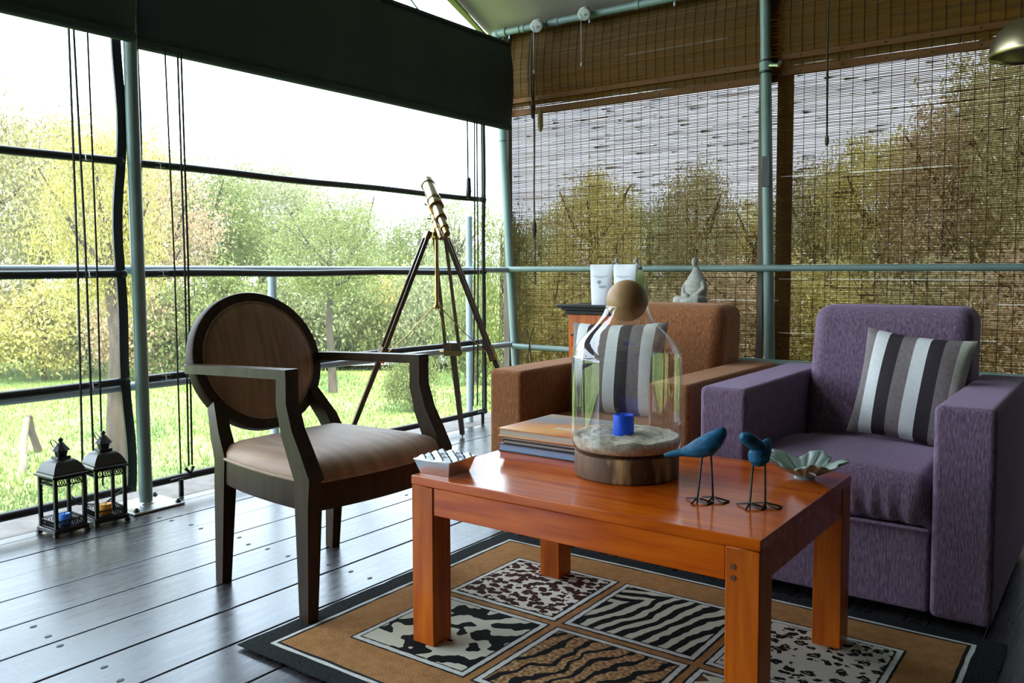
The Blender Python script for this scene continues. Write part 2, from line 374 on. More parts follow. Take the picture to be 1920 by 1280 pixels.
# ------------------------------------------------------------------ clear roll-down panels
def buckle(parent, y, z):
    k = MB()
    k.tube([(0.016, y - .022, z + .008), (0.020, y + .022, z + .008), (0.020, y + .022, z - .008), (0.016, y - .022, z - .008)], 0.0022, 6, closed=True)
    k.tube([(0.02, y, z + .01), (0.024, y, z - .012)], 0.003, 6)
    return k.build('buckle', m_steel, parent)
def clear_panel(name, label, y0, y1, wavy, cords, buckles):
    w = struct(name, label, (XL, 0, 0))
    k = MB(); nz = 20; vs = []; fs = []
    ny = 12
    for j in range(nz + 1):
        for i in range(ny + 1):
            y = y0 + (y1 - y0) * i / ny; z = 0.08 + 1.92 * j / nz
            vs.append((0.006 * math.sin(y * 5 + z * 2.1) + 0.004 * math.sin(z * 7 + y), y, z))
    for j in range(nz):
        for i in range(ny):
            a = j * (ny + 1) + i; fs.append((a, a + 1, a + ny + 2, a + ny + 1))
    k.add(vs, fs); k.build('clear_pane', m_vinyl, w, smooth=180)
    for zc, hh in ((1.455, 0.017), (0.988, 0.017), (0.535, 0.017), (0.075, 0.018)):
        k = MB(); pts = [(0.004, y0 + (y1 - y0) * i / 10, zc + 0.003 * math.sin(i * 1.3)) for i in range(11)]
        k.tube(pts, hh, 8); k.build('batten', m_blackvinyl, w, smooth=50)
        k = MB(); e = y1 if wavy < 0 else y1
        k.lathe([(0.019, 0), (0.021, 0.02), (0.012, 0.03)], seg=10, M=Matrix.Rotation(math.radians(-90), 4, 'X')); o = k.build('end_cap', m_black, w, smooth=50); o.location = (0.004, y1 - 0.01, zc)
    for ye, amp in ((y0, 0.004), (y1, abs(wavy))):
        if ye < 1.0: continue
        k = MB(); pts = []
        for j in range(25):
            z = 0.06 + 1.92 * j / 24
            pts.append((0.008, ye + amp * math.sin(z * 4.2 + 0.5) + amp * 0.6 * math.sin(z * 9), z))
        k.bar(pts, (0, 1, 0), 0.040 if amp > .01 else 0.026, 0.012); k.build('edge_strip', m_blackvinyl, w, smooth=50)
    for (ya, za, yb, zb, rr) in cords:
        k = MB(); k.tube([(0.045, ya, za), (0.045, ya * .5 + yb * .5 + 0.004, za * .5 + zb * .5), (0.035, yb, zb)], rr, 6); k.build('pull_cord', m_cord, w, smooth=60)
    for (y, z) in buckles: buckle(w, y, z)
    return w
def bx(yv): return [(yv, z) for z in (1.96, 1.455, 0.988, 0.535)]
w1 = clear_panel('window_1', 'clear vinyl panel with black battens left of the pole', -1.8, 1.935, 0.012,
                 [(1.726, 1.96, 1.728, 0.10, .0048), (1.745, 1.96, 1.775, 0.25, .0048), (1.80, 1.96, 1.81, 0.12, .0040)], bx(1.79))
w2 = clear_panel('window_2', 'clear vinyl panel with black battens behind the telescope', 2.02, 4.40, 0.004,
                 [(2.135, 1.95, 2.165, 0.10, .0040), (2.195, 1.95, 2.205, 0.13, .0048), (2.212, 1.95, 2.222, 0.13, .0048),
                  (4.262, 1.95, 4.245, 0.13, .0048), (4.285, 1.95, 4.29, 0.13, .0048), (4.332, 1.95, 4.345, 0.10, .0040)], bx(2.115) + bx(4.335))
for yy in (2.165, 4.345):
    k = MB(); k.tube([(0.035, yy, 0.0), (0.035, yy, 0.075)], 0.011, 8); k.tube([(0.035, yy - .05, .078), (0.02, yy + .05, .078)], .006, 6); k.build('floor_catch', m_black, w2, smooth=50)
k = MB(); k.tube([(0.045, 4.19, 1.96), (0.045, 4.195, 1.56)], 0.005, 6)
k.lathe([(0.006, 0.06), (0.014, 0.05), (0.017, -0.03), (0.014, -0.07), (0.004, -0.075)], (0.045, 4.20, 1.52), 10)
k.build('tassel', m_black, w2, smooth=60)
k = MB(); k.tube([(0.03, 2.19, .12), (0.04, 2.21, .095), (0.03, 2.23, .12)], 0.008, 6); k.build('cord_knot', m_cord, w2)
k = MB(); k.tube([(0.04, 1.90, .09), (0.06, 1.80, .05), (0.05, 1.70, .07), (0.05, 1.66, .13), (0.05, 1.69, .16)], 0.004, 6); k.build('tie_cord', m_cord, w1)

# dark canvas valances above the clear panels
def valance(label, y0, y1, zb, zt, seed, x=-3.392):
    t = thing('canvas_valance', label, 'valance', (x, y0, 0), 0, 'dark canvas valances above the clear panels')
    L = y1 - y0; k = MB(); vs = []; fs = []; nz, ny = 14, 40; r_ = random.Random(seed); ph = r_.random() * 6
    for j in range(nz + 1):
        for i in range(ny + 1):
            v = j / nz; y = L * i / ny; z = zb + (zt - zb) * v
            vs.append((0.035 * math.sin(math.pi * v) + 0.007 * math.sin(y * 4.1 + ph + v * 2) * (1 - abs(2 * v - 1)), y, z))
    for j in range(nz):
        for i in range(ny):
            a = j * (ny + 1) + i; fs.append((a, a + 1, a + ny + 2, a + ny + 1))
    k.add(vs, fs); o = k.build('cloth', m_darkcanvas, t, smooth=180); sm = o.modifiers.new('thick', 'SOLIDIFY'); sm.thickness = 0.006
    k = MB(); k.tube([(-0.004, 0.0, zb), (-0.004, L / 2, zb + 0.002), (-0.004, L, zb)], 0.022, 10); k.build('bottom_roll', m_darkcanvas, t, smooth=60)
    k = MB(); k.tube([(0.006, 0, zb + .035), (0.006, L, zb + .035)], 0.003, 6); k.build('seam', mat('seam_thread', (0.05, 0.055, 0.06), .8), t)
    k = MB(); k.tube([(0.0, 0, zt), (0.0, L, zt)], 0.014, 8); k.build('top_roll', m_darkcanvas, t, smooth=60)
    return t
valance('short dark canvas valance at the top left in front of the pole', -1.9, 1.974, 1.955, 2.56, 1, -3.345)
valance('long dark canvas valance reaching to the slanting corner pole', 2.016, 4.69, 1.955, 2.505, 2, -3.42)

# ------------------------------------------------------------------ bamboo blinds
m_slat = island_mat('split_bamboo', [(0.24, 0.13, 0.035), (0.50, 0.36, 0.10), (0.68, 0.52, 0.16), (0.44, 0.31, 0.085), (0.72, 0.56, 0.22), (0.32, 0.19, 0.05)], 0.6, 0.70)
m_string = mat('blind_string', (0.035, 0.02, 0.012), 0.9)
def slats(X0, X1, z0, z1, yfun, pitch, cover, seed, jag=0.02, dens=26):
    r_ = np.random.RandomState(seed); k = MB(); n = int((z1 - z0) / pitch)
    for i in range(n):
        z = z0 + pitch * (i + 0.5) + r_.uniform(-.08, .08) * pitch
        a = X0 + r_.uniform(-jag, jag * 0.3); b = X1 + r_.uniform(-jag * 0.3, jag)
        # each reed: a few split pieces laid end to end
        cuts = [a]
        while cuts[-1] < b - 0.25: cuts.append(cuts[-1] + r_.uniform(0.35, 1.2))
        cuts[-1] = b
        if len(cuts) < 2: cuts = [a, b]
        for c0, c1 in zip(cuts[:-1], cuts[1:]):
            m_ = max(2, int((c1 - c0) / 0.10)); xs = np.linspace(c0 - 0.01, c1 + 0.01, m_ + 1)
            tight = cover > 1; h0 = pitch * 0.5 * cover * (r_.uniform(0.97, 1.12) if tight else r_.uniform(0.78, 1.15))
            if r_.rand() < 0.05: h0 *= 1.4
            zo = r_.uniform(-.05, .05) * pitch; sl = r_.uniform(-.0002, .0002) if r_.rand() < .997 else r_.uniform(-.0005, .0005)
            R = []
            for q, x in enumerate(xs):
                hh = h0 * (r_.uniform(.97, 1.03) if tight else r_.uniform(0.85, 1.15)); zz = z + zo + sl * q * (.3 if tight else 1); y = yfun(x, zz) + (.0022 * (i % 2) if tight else 0)
                R.append([(x, y - .0015, zz - hh), (x, y + .0015, zz - hh), (x, y + .0015, zz + hh), (x, y - .0015, zz + hh)])
            k.rings(R)
            if cover < .8 and r_.rand() < .62:      # thick split ends and nodes
                xa = r_.uniform(c0, c1 - .05); xb = xa + r_.uniform(.02, .14); y = yfun(xa, z) - .002; hb = pitch * r_.uniform(.30, .55)
                k.rings([[(x, y - .002, z + zo - q * hb), (x, y + .002, z + zo - q * hb), (x, y + .002, z + zo + q * hb), (x, y - .002, z + zo + q * hb)] for x, q in ((xa, .3), (xa * .8 + xb * .2, 1), (xb, .6))])
    return k
def blind(label, X0, X1, pitch, cover, seed, step, vz0, vz1, bow):
    t = thing('bamboo_blind', label, 'blind', (0, 0, 0), 0, 'split bamboo blinds on the wall frame')
    o = slats(X0, X1, 0.06, vz0 + .06, lambda x, z: 4.87 + 0.006 * math.sin(x * 3 + z * 2), pitch, cover, seed).build('bamboo_slats', m_slat, t, fixn=False)
    o['kind'] = 'stuff'
    def yv(x, z):
        v = (z - vz0) / (vz1 - vz0); return 4.845 - bow * math.sin(math.pi * min(1, max(0, 0.12 + v * .88))) * 1.0
    o = slats(X0 + 0.01, X1 - 0.0, vz0 + 0.0, vz1, yv, pitch * 1.15, .80, seed + 5).build('valance_slats', m_slat, t, fixn=False); o['kind'] = 'stuff'
    o = slats(X0 + 0.01, X1, vz0 + .05, vz1, lambda x, z: yv(x, z) + .022, pitch * 1.15, 1.16, seed + 9).build('valance_backing_slats', m_slat, t, fixn=False); o['kind'] = 'stuff'
    k = MB(); x = X0 + 0.04
    while x < X1:
        k.tube([(x, 4.860, 0.06), (x + .004, 4.860, 1.3), (x, 4.860, vz0)], 0.0016, 4, cap=False)
        k.tube([(x, yv(x, vz0 + (vz1 - vz0) * q / 8) - 0.004, vz0 + (vz1 - vz0) * q / 8) for q in range(9)], 0.0016, 4, cap=False)
        x += step
    o = k.build('binding_strings', m_string, t, fixn=False); o['kind'] = 'stuff'
    for zc, hh in ((vz0 + 0.085, 0.016), (vz0 + 0.005, 0.020)):
        k = MB(); k.rbox(X0 - 0.01, X1, yv(0, zc) - 0.016, yv(0, zc) - 0.004, zc - hh, zc + hh, 0.002, 1)
        bt = k.build('batten', m_batten, t, smooth=40, wn=True)
        k = MB(); x = X0 + .1
        while x < X1 - .05:
            k.lathe([(0.006, 0), (0.004, 0.003)], (x, yv(0, zc) - 0.016, zc), 6, M=Matrix.Rotation(math.radians(90), 4, 'X')); x += .22
        k.build('tack_row', m_nail, bt)['kind'] = 'stuff'
    return t
b1 = blind('split bamboo blind between the corner pole and the middle pole', -3.575, -1.65, 0.0092, 0.50, 21, 0.063, 2.066, 2.635, 0.045)
b2 = blind('wider split bamboo blind behind the purple armchair', -1.62, 0.85, 0.0088, 0.50, 33, 0.065, 2.095, 2.635, 0.035)
def rope(parent, pts, r=0.006, name='rope', mt=m_rope):
    k = MB(); k.tube(pts, r, 6); return k.build(name, mt, parent, smooth=60)
rope(b1, [(-3.25, 4.73, 2.58), (-3.252, 4.725, 2.2), (-3.248, 4.73, 1.9), (-3.252, 4.73, 1.5), (-3.245, 4.735, 0.90)], 0.006)
rope(b1, [(-3.265, 4.725, 2.56), (-3.268, 4.72, 2.2), (-3.255, 4.725, 2.08)], 0.005)
k = MB(); k.lathe([(0.004, .06), (.014, .04), (.017, 0), (.013, -.04), (.003, -.06)], (-3.25, 4.728, 1.27), 8); k.build('rope_knot', m_rope, b1, smooth=60)
k = MB(); k.lathe([(0.006, .05), (.018, .03), (.012, -.05), (.003, -.06)], (-3.255, 4.722, 2.06), 8); k.build('rope_knot', m_rope, b1, smooth=60)
rope(b1, [(-3.30, 4.71, 0.60), (-3.27, 4.70, 0.50), (-3.285, 4.70, 0.40), (-3.24, 4.70, 0.33), (-3.26, 4.70, 0.42), (-3.275, 4.70, 0.52), (-3.24, 4.71, 0.62)], 0.004)
rope(b2, [(-1.352, 4.73, 2.62), (-1.356, 4.73, 2.2), (-1.350, 4.735, 1.70)], 0.0055)
k = MB(); k.lathe([(0.004, .03), (.011, .01), (.010, -.02), (.002, -.035)], (-1.350, 4.735, 1.69), 8); k.build('rope_knot', m_rope, b2, smooth=60)
k = MB(); k.tube([(-1.354, 4.85, 1.66), (-1.352, 4.85, 0.5)], .0025, 5); k.build('cord', mat('pale_twine', (.45, .38, .2), .9), b2)
# tinted see-through sheet added behind the blinds to dim the sky
M = thin_glass('sky_dimmer', (.18, .171, .174), 1.0, haze=0.0, strength=0.0); 
k = MB(); k.add([(-3.65, 4.95, 0.0), (0.9, 4.95, 0.0), (0.9, 4.95, 2.20), (-3.65, 4.95, 2.20)], [(0, 1, 2, 3)])
tag(k.build('sky_dimming_sheet', M), 'grey see-through sheet added behind the bamboo blinds to dim the sky', kind='structure')
# upright battens that frame the gap between the blinds
m_oldwood = mat('old_wood', (0.16, 0.13, 0.10), 0.8, c2=(0.10, 0.08, 0.06), nscale=6, stretch=(6, 6, .6))
k = MB(); k.rbox(-1.735, -1.700, 4.765, 4.795, 0.0, 2.62, 0.003, 1)
tag(k.build('wall_stud', m_oldwood, None, smooth=40), 'weathered wooden stud just left of the middle green pole', 'stud')
k = MB(); k.rbox(-1.68, -1.59, 4.905, 4.925, 0.0, 2.62, 0.003, 1)
tag(k.build('wall_stud', m_batten, None, smooth=40), 'brown wooden stud behind the gap between the two blinds', 'stud')
k = MB(); k.rbox(-3.56, -3.51, 4.80, 4.84, -0.1, 2.62, 0.003, 1)
tag(k.build('wall_stud', m_oldwood, None, smooth=40), 'weathered wooden stud behind the slanting corner pole', 'stud')

# cream pull-switch boxes on the top rail
for lab, x, z, L in (('cream round pull switch on the top rail nearest the corner', -3.20, 2.60, 0.31), ('cream round pull switch on the top rail farther from the corner', -2.84, 2.615, 0.33)):
    t = thing('pull_switch', lab, 'switch', (x, 4.70, z), 0, 'pull switches on the top rail')
    MM = Matrix.Rotation(math.radians(22), 4, 'Z') @ Matrix.Rotation(math.radians(118), 4, 'X')
    k = MB(); k.lathe([(0.030, -0.045), (0.034, -0.01), (0.040, 0.02), (0.040, 0.05), (0.036, 0.055)], seg=24, M=MM); k.build('housing', m_whiteplastic, t, smooth=40)
    k = MB(); k.lathe([(0.034, 0.0555), (0.008, 0.058), (0.006, 0.064)], seg=20, M=MM); k.build('cap', m_whiteplastic, t, smooth=30)
    for a_ in (-.02, .02):
        k = MB(); k.lathe([(0.004, 0.056), (0.003, 0.060)], seg=8, M=MM @ Matrix.Translation((a_, 0, 0))); k.build('screw', m_black, t)
    k = MB(); k.tube([(0, -.05, 0.0), (0.0, -.045, -L)], 0.0022, 5); k.build('pull_cord', mat('cream_cord', (.5, .5, .42), .8), t)
    k = MB(); k.lathe([(0.002, .012), (.007, .004), (.007, -.006), (.003, -.014)], (0, -.045, -L), 8); k.build('cord_knob', m_whiteplastic, t, smooth=60)
k = MB(); k.tube([(0, 0, 0), (0.002, 0, -0.16)], 0.0022, 5); k.lathe([(0.005, -.16), (.016, -.175), (.019, -.27), (.010, -.30), (.003, -.305)], seg=10)
o = k.build('wooden_toggle', mat('toggle_wood', (.32, .2, .07), .5), b1, smooth=60); o.location = (-3.18, 4.70, 2.21)

# brass lamp on an arched stand whose post is outside the picture
t = thing('floor_lamp', 'brass dome lamp reaching in at the upper right corner', 'lamp', (0.35, 4.30, 0))
lc = Vector((-0.352, 4.09, 1.862)) - Vector((0.35, 4.30, 0))
k = MB(); prof = [(0.165 * math.cos(a) ** 0.8 if a < 1.5 else 0.012, 0.155 * math.sin(a)) for a in [i * 1.5 / 14 for i in range(15)]]
k.lathe(prof, lc, 36, cap0=False, cap1=False)
o = k.build('lamp_shade', mat('lamp_brass', (0.50, 0.43, 0.28), 0.33, metal=1.0), t, smooth=180)
sol = o.modifiers.new('thick', 'SOLIDIFY'); sol.thickness = 0.003
k = MB(); k.lathe([(0.010, .045), (.026, .03), (.03, 0.01), (.02, -.01), (0.004, -.016)], lc + Vector((0, 0, 0.03)), 16); k.build('bulb', mat('frosted_bulb', (.7, .68, .6), .4), t, smooth=60)
k = MB(); k.lathe([(0.02, .0), (.02, .04), (.008, .05)], lc + Vector((0, 0, .145)), 14); k.build('shade_cap', m_brass, t, smooth=40)
k = MB(); pts = [lc + Vector((0.0, 0, .18)), lc + Vector((.10, .03, .26)), lc + Vector((.3, .1, .34)), lc + Vector((.58, .19, .30)), Vector((0, 0, 2.0)), Vector((0, 0, 1.5)), Vector((0, 0, .02))]
k.tube(pts, 0.011, 10); k.build('stand', m_brass, t, smooth=60)
k = MB(); k.lathe([(0.15, 0), (.15, .015), (.03, .03), (.012, .05)], seg=28); k.build('base', m_brass, t, smooth=30)

# ------------------------------------------------------------------ rug
def coord_mat(name, build, bump=0.35):
    M = bpy.data.materials.new(name); M.use_nodes = True; nt = M.node_tree; b = nt.nodes['Principled BSDF']
    b.inputs['Roughness'].default_value = 0.95; b.inputs['Specular IOR Level'].default_value = 0.1
    tc = nd(nt, 'ShaderNodeTexCoord')
    nt.links.new(build(nt, tc), b.inputs['Base Color'])
    n = nd(nt, 'ShaderNodeTexNoise'); n.inputs['Scale'].default_value = 260; n.inputs['Detail'].default_value = 3
    nt.links.new(tc.outputs['Object'], n.inputs['Vector'])
    bp = nd(nt, 'ShaderNodeBump'); bp.inputs['Strength'].default_value = bump; bp.inputs['Distance'].default_value = 0.004
    nt.links.new(n.outputs['Fac'], bp.inputs['Height']); nt.links.new(bp.outputs['Normal'], b.inputs['Normal'])
    return M
def ramp(nt, src, stops, const=True):
    r = nd(nt, 'ShaderNodeValToRGB'); e = r.color_ramp
    if const: e.interpolation = 'CONSTANT'
    for i, (p, c) in enumerate(stops):
        x = e.elements[0] if i == 0 else e.elements[1] if i == 1 else e.elements.new(p)
        x.position = p; x.color = (*c, 1)
    nt.links.new(src, r.inputs['Fac']); return r.outputs['Color']
def warp(nt, tc, scale, amt, st=(1, 1, 1), rot=0.0):
    n = nd(nt, 'ShaderNodeTexNoise'); n.inputs['Scale'].default_value = scale; n.inputs['Detail'].default_value = 3
    nt.links.new(tc.outputs['Object'], n.inputs['Vector'])
    s1 = nd(nt, 'ShaderNodeVectorMath', operation='SUBTRACT'); nt.links.new(n.outputs['Color'], s1.inputs[0]); s1.inputs[1].default_value = (.5, .5, .5)
    s2 = nd(nt, 'ShaderNodeVectorMath', operation='SCALE'); nt.links.new(s1.outputs[0], s2.inputs[0]); s2.inputs['Scale'].default_value = amt
    s3 = nd(nt, 'ShaderNodeVectorMath', operation='ADD'); nt.links.new(tc.outputs['Object'], s3.inputs[0]); nt.links.new(s2.outputs[0], s3.inputs[1])
    mp = nd(nt, 'ShaderNodeMapping'); mp.inputs['Scale'].default_value = st; mp.inputs['Rotation'].default_value = (0, 0, rot)
    nt.links.new(s3.outputs[0], mp.inputs['Vector']); return mp.outputs['Vector']
CREAM, INK, TAN = (0.62, 0.61, 0.50), (0.010, 0.010, 0.011), (0.34, 0.165, 0.060)
def p_cow(nt, tc):
    n = nd(nt, 'ShaderNodeTexNoise'); n.inputs['Scale'].default_value = 19; n.inputs['Detail'].default_value = 0.8; n.inputs['Distortion'].default_value = 0.15
    mp = nd(nt, 'ShaderNodeMapping'); mp.inputs['Location'].default_value = (1.3, 0.4, 0.0); nt.links.new(tc.outputs['Object'], mp.inputs['Vector']); nt.links.new(mp.outputs[0], n.inputs['Vector'])
    return ramp(nt, n.outputs['Fac'], [(0, CREAM), (0.525, INK)])
def p_leo(nt, tc):
    v = nd(nt, 'ShaderNodeTexVoronoi', feature='SMOOTH_F1'); v.inputs['Scale'].default_value = 40; v.inputs['Smoothness'].default_value = .25
    nt.links.new(warp(nt, tc, 60, 0.022, (0.8, 1.05, 1)), v.inputs['Vector'])
    return ramp(nt, v.outputs['Distance'], [(0, (0.16, 0.07, 0.045)), (0.16, (0.040, 0.012, 0.010)), (0.53, (0.68, 0.62, 0.55))])
def p_zebra(nt, tc):
    sp_ = nd(nt, 'ShaderNodeSeparateXYZ'); nt.links.new(warp(nt, tc, 6, 0.085), sp_.inputs[0])
    def mth(op, a_, b_=None, c_=None):
        n = nd(nt, 'ShaderNodeMath', operation=op)
        for i_, q in enumerate((a_, b_, c_)):
            if q is None: continue
            if isinstance(q, (int, float)): n.inputs[i_].default_value = q
            else: nt.links.new(q, n.inputs[i_])
        return n.outputs[0]
    u = mth('ABSOLUTE', mth('ADD', mth('SUBTRACT', sp_.outputs['X'], sp_.outputs['Y']), .145))   # chevrons that fan out from one corner
    ph = mth('MULTIPLY_ADD', mth('ADD', mth('ADD', sp_.outputs['X'], sp_.outputs['Y']), u), 46.0, 0.0)
    ph = mth('ADD', ph, mth('MULTIPLY', u, 40.0))
    return ramp(nt, mth('MULTIPLY_ADD', mth('SINE', ph), .5, .5), [(0, INK), (0.52, CREAM)])
def p_tiger(nt, tc):
    w = nd(nt, 'ShaderNodeTexWave', wave_type='BANDS', bands_direction='X'); w.inputs['Scale'].default_value = 7.0; w.inputs['Distortion'].default_value = 7.0
    w.inputs['Detail'].default_value = 3; w.inputs['Detail Scale'].default_value = 1.2
    nt.links.new(warp(nt, tc, 9, 0.07, (1, 0.7, 1), math.radians(25)), w.inputs['Vector'])
    n = nd(nt, 'ShaderNodeTexNoise'); n.inputs['Scale'].default_value = 90; nt.links.new(tc.outputs['Object'], n.inputs['Vector'])
    base = ramp(nt, n.outputs['Fac'], [(0.3, (0.10, 0.05, 0.03)), (0.55, (0.42, 0.24, 0.10)), (0.68, (0.55, 0.40, 0.24))], False)
    mx = nd(nt, 'ShaderNodeMix', data_type='RGBA'); f = ramp(nt, w.outputs['Fac'], [(0, (0, 0, 0)), (0.30, (1, 1, 1))])
    nt.links.new(f, mx.inputs['Factor']); mx.inputs[6].default_value = (*INK, 1); nt.links.new(base, mx.inputs[7]); return mx.outputs[2]
def p_cheetah(nt, tc):
    v = nd(nt, 'ShaderNodeTexVoronoi'); v.inputs['Scale'].default_value = 34
    nt.links.new(warp(nt, tc, 55, 0.035, (0.75, 1.0, 1)), v.inputs['Vector'])
    return ramp(nt, v.outputs['Distance'], [(0, (0.35, 0.24, 0.14)), (0.17, INK), (0.42, (0.60, 0.58, 0.50))])
def p_giraffe(nt, tc):
    v = nd(nt, 'ShaderNodeTexVoronoi', feature='DISTANCE_TO_EDGE'); v.inputs['Scale'].default_value = 18; nt.links.new(tc.outputs['Object'], v.inputs['Vector'])
    return ramp(nt, v.outputs['Distance'], [(0, CREAM), (0.07, (0.14, 0.06, 0.03))])
def p_flat(c, c2, sc=30):
    def f(nt, tc):
        n = nd(nt, 'ShaderNodeTexNoise'); n.inputs['Scale'].default_value = sc; n.inputs['Detail'].default_value = 4; nt.links.new(tc.outputs['Object'], n.inputs['Vector'])
        return ramp(nt, n.outputs['Fac'], [(0.35, c), (0.65, c2)], False)
    return f
m_rugdark = coord_mat('rug_black', p_flat((0.010, 0.013, 0.015), (0.026, 0.030, 0.032), 120), 0.8)
m_rugtan = coord_mat('rug_tan', p_flat(TAN, (0.42, 0.215, 0.085), 40), 0.9)
m_rugwhite = coord_mat('rug_white', p_flat((0.60, 0.61, 0.58), (0.70, 0.71, 0.68), 90), 0.6)
RX0, RX1, RY0, RY1 = -1.895, -0.235, 1.362, 2.552
rug = thing('rug', 'tan area rug with black border and animal print squares', 'rug', (RX0, RY0, 0))
def slab(name, x0, x1, y0, y1, z0, z1, mt, par, wob=0.0, r=0.0015):
    k = MB(); k.rbox(x0, x1, y0, y1, z0, z1, r, 1); return k.build(name, mt, par)
def wavy_sheet(name, x0, x1, y0, y1, z, mt, par, amp=0.002, seed=0):
    r_ = random.Random(seed); pts = []; N = 24
    for (a, b) in (((x0, y0), (x1, y0)), ((x1, y0), (x1, y1)), ((x1, y1), (x0, y1)), ((x0, y1), (x0, y0))):
        for i in range(N):
            u = i / N; e = 0 if i == 0 else amp
            pts.append((a[0] + (b[0] - a[0]) * u + r_.uniform(-e, e), a[1] + (b[1] - a[1]) * u + r_.uniform(-e, e)))
    k = MB(); k.rings([[(p[0], p[1], z - 0.003) for p in pts], [(p[0], p[1], z) for p in pts]], cap0=False); return k.build(name, mt, par)
RW, RH = RX1 - RX0, RY1 - RY0
wavy_sheet('border', 0, RW, 0, RH, 0.0085, m_rugdark, rug, 0.003, 1)
wavy_sheet('white_line', 0.066, RW - 0.066, 0.055, RH - 0.055, 0.0090, m_rugwhite, rug, 0.0018, 2)
wavy_sheet('black_line', 0.077, RW - 0.077, 0.066, RH - 0.066, 0.0094, m_rugdark, rug, 0.0018, 3)
wavy_sheet('tan_field', 0.086, RW - 0.086, 0.075, RH - 0.075, 0.0098, m_rugtan, rug, 0.0025, 4)
cols = [(-1.677, -1.292), (-1.259, -0.871), (-0.838, -0.448)]
rowsy = [(1.570, 1.944), (1.978, 2.346)]
pats = [[('cow_print', p_cow), ('tiger_print', p_tiger), ('giraffe_print', p_giraffe)], [('leopard_print', p_leo), ('zebra_print', p_zebra), ('cheetah_print', p_cheetah)]]
for j, (ya, yb) in enumerate(rowsy):
    for i, (xa, xb) in enumerate(cols):
        nm, pf = pats[j][i]; x0, x1, y0, y1 = xa - RX0, xb - RX0, ya - RY0, yb - RY0
        sq = wavy_sheet('square_edging', x0 - .006, x1 + .006, y0 - .006, y1 + .006, 0.0102, m_rugdark, rug, .0012, i + 10 * j)
        wavy_sheet('white_edging', x0, x1, y0, y1, 0.0106, m_rugwhite, sq, .001, i + 10 * j + 1)
        wavy_sheet('black_edging', x0 + .014, x1 - .014, y0 + .014, y1 - .014, 0.0110, m_rugdark, sq, .001, i + 10 * j + 2)
        o = wavy_sheet('print_panel', x0 + .0185, x1 - .0185, y0 + .0185, y1 - .0185, 0.0114, coord_mat(nm, pf), sq, .001, i + 10 * j + 3)
        o['label'] = nm.replace('_', ' ') + ' square'
RUGZ = 0.0116

# ------------------------------------------------------------------ coffee table
TX0, TX1, TY0, TY1, TZ = -1.527, -0.583, 1.645, 2.325, 0.46
table = thing('coffee_table', 'glossy orange wooden coffee table with square legs', 'table', (TX0, TY0, 0))
TW, TH = TX1 - TX0, TY1 - TY0
k = MB(); k.rbox(0, TW, 0, TH, TZ - 0.024, TZ, 0.003, 2); k.build('tabletop', m_orange, table, smooth=40, wn=True)
for (lx, ly) in ((0, 0), (TW - .075, 0), (0, TH - .075), (TW - .075, TH - .075)):
    k = MB(); k.rbox(lx + .001, lx + .074, ly + .001, ly + .074, RUGZ, TZ - .0245, 0.002, 1); lg = k.build('leg', m_orange_leg, table, smooth=40, wn=True)
    if ly == 0 and lx > 0:
        k = MB()
        for zz in (0.395, 0.372): k.lathe([(0.006, 0), (0.006, 0.002)], (lx + .018, ly + .0015, zz), 10, M=Matrix.Rotation(math.radians(90), 4, 'X'))
        k.build('dowel', mat('dowel_end', (0.16, 0.045, 0.012), .5), lg)
for (x0, x1, y0, y1) in ((.075, TW - .075, .004, .03), (.075, TW - .075, TH - .03, TH - .004), (.004, .03, .075, TH - .075), (TW - .03, TW - .004, .075, TH - .075)):
    k = MB(); k.rbox(x0, x1, y0, y1, .362, TZ - .0245, .002, 1); k.build('apron', m_orange, table, smooth=40, wn=True)

